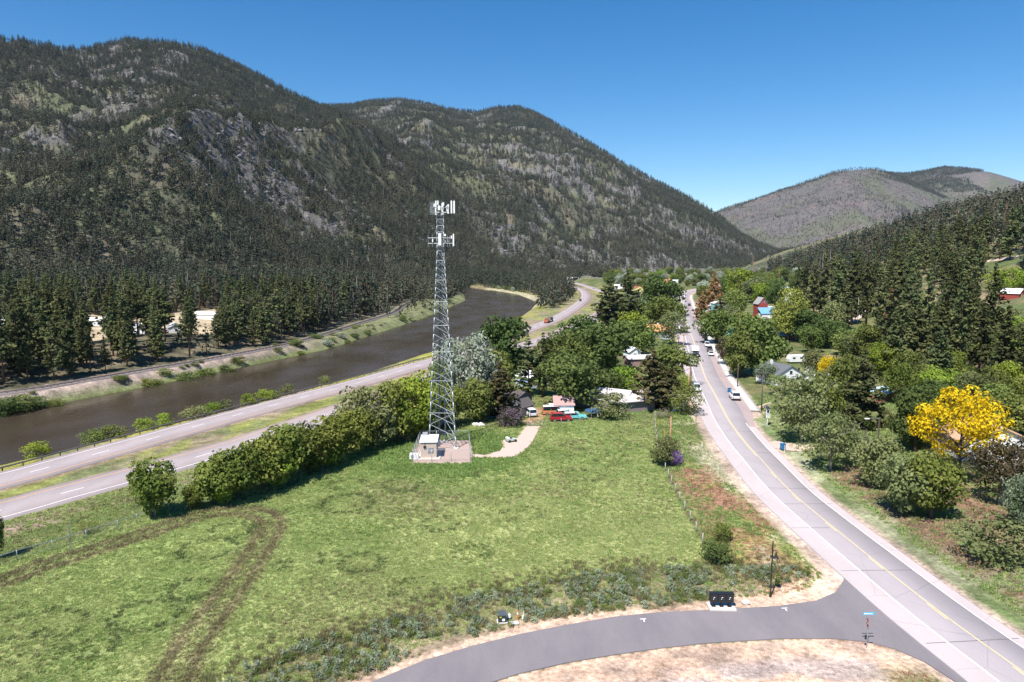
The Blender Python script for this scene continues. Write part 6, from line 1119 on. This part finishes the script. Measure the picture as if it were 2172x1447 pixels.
pole(1421, 884, 968, WOOD_O, 'short orange-brown pole standing in the round bush', False); pole(1463, 745, 832, WOOD_D, 'dark pole nearest the road beside the spruces', True); pole(1466, 772, 812, WOOD_O, 'orange-brown pole behind the silver car', False); pole(1460, 788, 838, WOOD_O, 'second orange-brown stub pole by the road', False, .13); pole(1448, 706, 790, WOOD_O, 'pole with crossarm above the motorhome', True); pole(1439, 684, 745, WOOD_D, 'pole with transformer beside the orange-roofed house', True, can=True); pole(1431, 662, 722, WOOD_G, 'pale pole with wide crossarm above the roadside tree', True, can=True); pole(1330, 622, 690, WOOD_O, 'bare pole standing in front of the tall pines', False); pole(1615, 785, 872, WOOD_D, 'black pole in front of the white house', True); pole(1564, 770, 822, WOOD_D, 'dark pole beside the large green tree', False); pole(1422, 600, 650, WOOD_G, 'far pole with crossarms over the village trees', True, can=True); pole(1595, 545, 600, WOOD_O, 'far orange pole on the village skyline', True); pole(1651, 572, 615, WOOD_O, 'orange pole by the steel-blue roof', False); pole(1818, 630, 690, WOOD_G, 'thin grey pole at the top of the gravel drive', False, .11); pole(1874, 620, 680, WOOD_G, 'grey pole beside the rust-coloured pine', True, .11); pole(1755, 790, 850, WOOD_G, 'pole with transformer under the small golden tree', True, can=True); pole(1098, 812, 865, WOOD_D, 'thin dark pole behind the grey shed', False, .1); pole(1313, 812, 848, WOOD_G, 'thin pale pole over the metal roofs', False, .08)
p = G(1862, 938); t = empty('yard_lamp', (p.x, p.y, p.z - .2), 0, 'old wooden yard lamp on a leaning pole', 'lamp'); MB().rod((0, 0, 0), (0, 0, 4.6), .15, .11, 8).build('shaft', WOOD_D, t); MB().tube([(0, 0, 4.4), (-.6, 0, 4.75), (-2.0, 0, 4.65)], [.04] * 3, 6).build('arm', GREYM, t); MB().box((-2.3, 0, 4.6), (.8, .3, .16)).build('lamp_head', ROOFW, t)
# black street lamp at the junction
p = G(1634, 1266); t = empty('street_lamp', (p.x, p.y, p.z), 0, 'tall black street lamp with bell shade at the junction', 'street lamp'); MB().rod((0, 0, -.1), (0, 0, 5.95), .075, .06, 10).build('shaft', BLACK, t); MB().rod((0, 0, 0), (0, 0, .35), .14, .1, 10).build('base', BLACK, t); MB().tube([(0, 0, 4.75), (.12, -.05, 5.1), (.3, -.1, 5.05), (.34, -.1, 4.75)], [.035] * 4, 6).build('bracket', BLACK, t); hd = MB().tube([(.34, -.1, 4.8), (.34, -.1, 4.55), (.34, -.1, 4.3), (.34, -.1, 4.18)], [.05, .1, .2, .30], 14).build('lamp_shade', BLACK, t); MB().rod((.34, -.1, 4.2), (.34, -.1, 4.08), .12, .08, 10).build('bulb', LAMP, hd); MB().box((-.05, 0, 4.35), (.3, .12, .12)).build('photocell', BLACK, t)
# bank of mailboxes on a slab
p = onz(1531, 1290); t = empty('mailbox_bank', (p[0], p[1], -.02), math.radians(-2), 'bank of three black cluster mailboxes on a concrete slab', 'mailbox'); MB().box((0, .2, .06), (2.6, 1.5, .16)).build('slab', CONC, t); BK = mat('mailbox_black', (.018, .018, .02), .4)
for i in range(3):
    x = (i - 1) * .78; u = MB().box((x, .25, 1.02), (.75, .46, .88)).build('mailbox', BK, t); MB().box((x, .25, 1.485), (.79, .52, .05)).build('hood', BK, u); MB().box((x, .25, .4), (.2, .2, .6)).build('pedestal', BK, u); MB().box((x, .2, .16), (.4, .45, .05)).build('foot_plate', BK, u)
    for r_ in range(4):
        for c in range(2): d_ = MB().box((x - .19 + c * .36, .01, .72 + r_ * .2), (.33, .03, .17)).build('mailbox_door', mat('mailbox_door', (.03, .03, .032), .35), t)
    MB().box((x + .02, -.012, 1.12), (.13, .012, .07)).build('number_plate', ANT, t); MB().box((x - .06, -.012, .96), (.06, .012, .1)).build('number_plate', ANT, t)
# street-name and stop sign
p = G(1838, 1374); t = empty('stop_sign', (p.x, p.y, p.z), 0, 'stop sign with blue street-name plate seen edge-on', 'sign'); MB().box((0, 0, 1.5), (.06, .06, 3.3)).build('post', GALV, t); o8 = [(math.cos(math.radians(22.5 + 45 * i)) * .40, math.sin(math.radians(22.5 + 45 * i)) * .40) for i in range(8)]
def octo(r0, x0, x1): return MB().add([(x0, a * r0, 2.35 + b * r0) for a, b in o8] + [(x1, a * r0, 2.35 + b * r0) for a, b in o8], [tuple(range(8)), tuple(range(15, 7, -1))] + [(i, (i + 1) % 8, 8 + (i + 1) % 8, 8 + i) for i in range(8)])
pl = octo(1.0, -.045, -.055).build('stop_plate', mat('sign_red', (.35, .025, .03), .5), t); pl.rotation_euler = (0, 0, math.radians(-14))
def text(body, size, m, parent, loc, rot, name='lettering'):
    cu = bpy.data.curves.new(name, 'FONT'); cu.body = body; cu.size = size; cu.align_x = 'CENTER'; cu.align_y = 'CENTER'; cu.extrude = .002; o = bpy.data.objects.new(name, cu); C.objects.link(o); o.parent = parent; o.location = loc; o.rotation_euler = rot; cu.materials.append(m); return o
text('STOP', .28, WHITE_P, pl, (-.06, 0, 2.35), (math.pi / 2, 0, -math.pi / 2)); bl = MB().box((0, 0, 3.22), (1.02, .03, .22)).build('street_name_plate', mat('sign_blue', (.03, .42, .72), .4), t)
for a, w in ((-.38, .1), (-.25, .1), (-.13, .08), (.0, .1), (.17, .1), (.28, .08)): MB().box((a, -.018, 3.22), (w, .006, .11)).build('lettering', WHITE_P, bl)
MB().box((0, 0, 1.35), (.98, .05, .09)).build('cross_bar', GALV_D, t); MB().box((-.16, -.03, 1.02), (.13, .06, .42)).build('reflector', BLACK, t)
# radar speed sign
p = G(1627, 904); t = empty('radar_sign', (p.x, p.y, p.z), math.radians(8), 'solar-powered radar speed sign on a white post', 'sign'); MB().rod((0, 0, -.2), (0, 0, 3.6), .07, None, 8).build('post', ROOFW, t); MB().rod((0, 0, -.05), (0, 0, .25), .18, .1, 8).build('base', GREYM, t); MB().box((0, -.1, 2.15), (.75, .05, .85)).build('speed_plate', ANT, t); text('SPEED', .17, BLACK, t, (0, -.13, 2.4), (math.pi / 2, 0, 0)); text('LIMIT', .17, BLACK, t, (0, -.13, 2.2), (math.pi / 2, 0, 0)); text('35', .3, BLACK, t, (0, -.13, 1.93), (math.pi / 2, 0, 0)); b_ = MB().box((0, -.1, 3.05), (.78, .12, .8)).build('display_box', ANT, t); MB().box((0, -.17, 3.1), (.5, .03, .45)).build('display', BLACK, b_); text('YOUR SPEED', .11, BLACK, b_, (0, -.17, 2.74), (math.pi / 2, 0, 0)); s_ = MB().box((0, 0, 0), (.75, .06, .75)).build('solar_panel', mat('solar', (.03, .035, .08), .25), t); s_.location = (0, 0, 3.85); s_.rotation_euler = (math.radians(-50), 0, 0)
p = G(1476, 902); t = empty('road_sign', (p.x, p.y, p.z), math.radians(10), 'pale back of a road sign on the grassy verge', 'sign'); MB().box((0, 0, 1.1), (.09, .07, 2.4)).build('post', WOOD_D, t); MB().box((0, .05, 2.1), (.6, .03, .75)).build('plate', GALV, t)
p = G(1489, 950); t = empty('marker_post', (p.x, p.y, p.z), 0, 'thin white marker post on the verge', 'post'); MB().box((0, 0, .55), (.12, .03, 1.25)).build('stake', ANT, t); MB().box((0, -.02, 1.0), (.1, .01, .16)).build('reflector', GREYM, t)
p = G(1410, 924); t = empty('marker_post', (p.x, p.y, p.z), 0, 'short orange cable marker near the round bush', 'post'); MB().rod((0, 0, -.1), (0, 0, .75), .12, .1, 8).build('stake', mat('orange_plastic', (.62, .22, .08), .6), t); MB().rod((0, 0, .75), (0, 0, .82), .1, .06, 8).build('cap', mat('orange_plastic', (.62, .22, .08), .6), t)
BIN = mat('bin_blue', (.02, .16, .34), .5)
for x, y, lab in ((1660, 955, 'blue wheeled bin at the gravel turnout'), (1547, 833, 'blue wheeled bin beside the white hatchback')):
    p = G(x, y); t = empty('wheeled_bin', (p.x, p.y, max(p.z, 0)), .2, lab, 'bin'); MB().box((0, 0, .55), (.62, .7, .95), 0, 1.12).build('body', BIN, t); MB().box((0, -.03, 1.07), (.74, .86, .09)).build('lid', BIN, t); MB().box((.1, -.41, .75), (.16, .02, .16)).build('sticker', ANT, t)
    for s in (-1, 1): MB().rod((s * .22, .36, .12), (s * .32, .36, .12), .12, None, 10).build('wheel', TYRE, t)
p = G(1664, 960); t = empty('marker_post', (p.x, p.y, p.z), 0, 'slim pale stake beside the blue bin', 'post'); MB().rod((0, 0, -.1), (0, 0, .95), .04, None, 6).build('stake', ROOFW, t); MB().rod((0, 0, .95), (0, 0, 1.0), .05, None, 6).build('cap', GREYM, t)
# utility boxes in the weeds
p = onz(1065, 1318); t = empty('utility_pedestal', (p[0], p[1], -.02), .08, 'dark green transformer box with warning labels in the weeds', 'utility box'); GB = mat('box_green', (.035, .05, .042), .5); MB().box((0, 0, .4), (.78, .6, .72)).build('cabinet', GB, t); ld = MB().add([(-.42, -.34, .74), (.42, -.34, .74), (.42, .33, .92), (-.42, .33, .92), (-.42, -.34, .79), (.42, -.34, .79), (.42, .33, .97), (-.42, .33, .97)], [(3, 2, 1, 0), (4, 5, 6, 7), (0, 1, 5, 4), (1, 2, 6, 5), (2, 3, 7, 6), (3, 0, 4, 7)]).build('lid', mat('box_lid', (.07, .085, .09), .45), t); MB().box((-.16, -.31, .6), (.2, .015, .1)).build('warning_label', mat('label_yellow', (.6, .42, .08), .6), t); MB().box((.12, -.31, .32), (.26, .015, .22)).build('warning_label', ANT, t); MB().box((0, 0, .02), (1.0, .8, .08)).build('base', CONC, t)
p = onz(1079, 1312); t = empty('meter_pedestal', (p[0], p[1], -.02), 0, 'small white meter pedestal beside the green box', 'utility box'); MB().box((0, 0, .28), (.34, .2, .34)).build('housing', ANT, t); MB().box((0, 0, .05), (.08, .08, .2)).build('leg', GREYM, t); MB().rod((.1, 0, .45), (.1, 0, .62), .025).build('stub', ANT, t)
p = onz(1098, 1312); t = empty('marker_post', (p[0], p[1], -.02), 0, 'orange and white striped marker post in the weeds', 'post'); OP = mat('orange_plastic2', (.75, .16, .03), .5)
MB().rod((0, 0, -.1), (0, 0, .42), .075, None, 8).build('stake', OP, t); MB().rod((0, 0, .42), (0, 0, .68), .072, None, 8).build('white_band', ANT, t); MB().rod((0, 0, .68), (0, 0, .86), .075, .05, 8).build('cap', OP, t)
p = onz(1109, 1313); t = empty('pipe_stub', (p[0], p[1], -.02), 0, 'white capped pipe with a leaning rod in the weeds', 'pipe'); MB().rod((0, 0, 0), (0, 0, .36), .09, None, 10).build('pipe', ANT, t); MB().rod((.12, 0, .1), (.02, .05, .85), .025).build('rod', ANT, t)
p = onz(1090, 1322); t = empty('concrete_lid', (p[0], p[1], 0), .12, 'white concrete vault lid beside the green box', 'lid'); MB().box((0, 0, .04), (.85, .42, .12)).build('slab', mat('lid_white', (.75, .74, .72), .8), t); MB().box((0, 0, .105), (.2, .05, .02)).build('handle', GALV_D, t)
p = onz(1582, 1280); t = empty('rock', (p[0], p[1], 0), 0, 'single pale rock lying between mailboxes and lamp', 'rock'); rk2 = link_mesh('stone', crag(9).copy(), t); rk2.data.materials.clear(); rk2.data.materials.append(mat('pale_rock', (.62, .60, .58), .9)); rk2.scale = (.42, .3, .28); rk2.location = (0, 0, .12)
# fences
for i, (x, y) in enumerate([(1389, 885), (1389, 900), (1391, 915), (1396, 955), (1408, 990), (1414, 1004), (1418, 1018), (1424, 1025), (1431, 1045), (1441, 1064), (1452, 1082), (1464, 1102), (1476, 1124), (1490, 1153), (1524, 1200)]): pass
fp = [tuple(G(x, y)[:2]) for x, y in [(1389, 893), (1391, 925), (1400, 975), (1424, 1028), (1452, 1084), (1490, 1155), (1525, 1203)]]
fence('wire_fence', fp, 1.35, 3.6, 'barbed-wire fence on grey posts between field and road verge', WOOD_G, False, 3, .065, False)
fp = [tuple(G(x, y)[:2]) for x, y in [(1390, 885), (1330, 888), (1268, 890), (1150, 905)]]; fence('wire_fence', fp, 1.2, 4.5, 'thin wire fence along the top edge of the field', WOOD_G, False, 3, .05, False)
fp = [tuple(G(x, y)[:2]) for x, y in [(-60, 1222), (37, 1190), (112, 1168), (250, 1125), (330, 1098)]]; fence('chain_link_fence', fp, 1.25, 3.0, 'low chain-link fence at the far left of the field')
p = G(150, 1170); t = empty('vent_pipe', (p.x, p.y, p.z), 0, 'tall thin metal standpipe at the field fence', 'pipe'); MB().tube([(0, 0, 0), (0, 0, 2.6), (-.03, 0, 3.1), (.08, 0, 3.35)], [.05, .045, .04, .035], 8).build('pipe', GALV, t); MB().box((.02, -.05, 1.5), (.16, .1, .4)).build('box', GALV_D, t)
# grey board fence by the lilac, rail gate on the drive
p, q = G(1097, 898), G(1118, 872); dv = Vector((q.x - p.x, q.y - p.y, 0)); L_ = dv.length; t = empty('board_fence', (p.x, p.y, p.z), math.atan2(dv.y, dv.x), 'solid grey board fence between lilac and dirt track', 'fence'); nb = int(L_ / .3); bm_ = MB().box((0, 0, .85), (.29, .04, 1.75)).mesh('board'); bm_.materials.append(mat('board_grey', (.42, .41, .42), .85, var=.2, scale=4))
for i in range(nb): o = link_mesh('board', bm_, t); o.location = (i * L_ / nb, R.uniform(-.01, .01), R.uniform(-.03, .03))
for z_ in (.4, 1.4): MB().box((L_ / 2, .05, z_), (L_, .05, .1)).build('rail', WOOD_G, t)
a, b = G(1114, 906), G(1146, 904); t = empty('field_gate', (a.x, a.y, a.z), math.atan2(b.y - a.y, b.x - a.x), 'thin metal gate across the top of the gravel drive', 'gate'); L_ = (b - a).length
for z_ in (.35, .7, 1.1): MB().rod((0, 0, z_), (L_, 0, z_), .025).build('bar', GREYM, t)
for k in range(5): MB().rod((L_ * k / 4, 0, 0), (L_ * k / 4, 0, 1.25), .04).build('upright', WOOD_D if k in (0, 4) else GREYM, t)
# yard clutter: play frame, tarp, picnic things
p = G(1262, 884); t = empty('trampoline', (p.x, p.y, p.z), 0, 'blue trampoline on pale legs in the yard', 'trampoline'); MB().rod((0, 0, 1.3), (0, 0, 1.42), 2.2, None, 20).build('mat', mat('tramp_blue', (.04, .10, .22), .7), t)
for k in range(6): MB().rod((2 * math.cos(k * 1.047), 2 * math.sin(k * 1.047), 0), (2 * math.cos(k * 1.047), 2 * math.sin(k * 1.047), 1.3), .05).build('leg', GALV, t)
p = G(948, 895); t = empty('tarpaulin', (p.x, p.y, p.z + .05), .3, 'bright blue tarp lying on the lawn behind the tower', 'tarp'); MB().box((0, 0, .1), (1.3, .7, .2), 0, .8).build('sheet', mat('tarp_blue', (.03, .22, .55), .5), t)
p = G(1040, 886); t = empty('tarpaulin', (p.x, p.y, p.z + .05), .1, 'faded blue tarp beside the spruce', 'tarp'); MB().box((0, 0, .1), (1.6, .6, .18), 0, .7).build('sheet', mat('tarp_pale', (.12, .30, .50), .6), t)
p = G(1015, 903); t = empty('brush_pile', (p.x, p.y, p.z), 0, 'heap of pale stones on the lawn behind the compound', 'rock pile')
for k in range(9): o = link_mesh('stone', rk2.data, t); o.location = (R.uniform(-1.4, 1.4), R.uniform(-.5, .5), .1); o.scale = (R.uniform(.3, .6),) * 3
# gravel drives and bare patches on the right bank
def strip(pts, w, m, label, name='gravel_track'):
    l = smooth_line(pts, 2.0); o = offset_line(l, w / 2); i = offset_line(l, -w / 2); V = [(x, y, Z(x, y) + .07) for x, y in i] + [(x, y, Z(x, y) + .07) for x, y in o]; n = len(l); me = bpy.data.meshes.new(name); np_mesh(me, np.array(V), np.array([(k, n + k, n + k + 1, k + 1) for k in range(n - 1)])); return tag(link_mesh(name, me, None, [m]), label, kind='structure')
strip(GP([(1782, 694), (1800, 684), (1822, 672), (1842, 660), (1822, 657), (1800, 660)]), 4.5, DRV, 'pale gravel drive bending up the slope')
strip(GP([(1630, 940), (1665, 948), (1700, 950), (1735, 948)]), 5.0, DRV, 'gravel turnout under the thin olive tree'); strip(GP([(2060, 560), (2110, 552), (2160, 545)]), 5, DRV, 'pale track through the pines at the picture edge'); strip(GP([(1120, 900), (1140, 885), (1150, 872), (1140, 862)]), 3.2, mat('dirt_track', (.40, .23, .14), .95, var=.25, scale=2), 'reddish dirt track in the yard')
strip(GP([(1594, 868), (1620, 862), (1660, 850)]), 2.2, DRV, 'gravel path from the sidewalk to the white house')

# ------------------------------------------------------------------ the air between here and the mountains
hm, nt, out = new_mat('haze'); pv = N(nt, 'ShaderNodeVolumePrincipled'); pv.inputs['Color'].default_value = (.70, .82, 1, 1); pv.inputs['Density'].default_value = 1.9e-5; pv.inputs['Anisotropy'].default_value = 0.0
nt.links.new(pv.outputs[0], out.inputs['Volume'])
zmax = float(ZT.max()) + 40
hz = MB().box((0, 4900, (zmax - 14) / 2), (19900, 10000, zmax + 14)).build('haze', hm); tag(hz, 'thin blue haze filling the valley', kind='stuff')
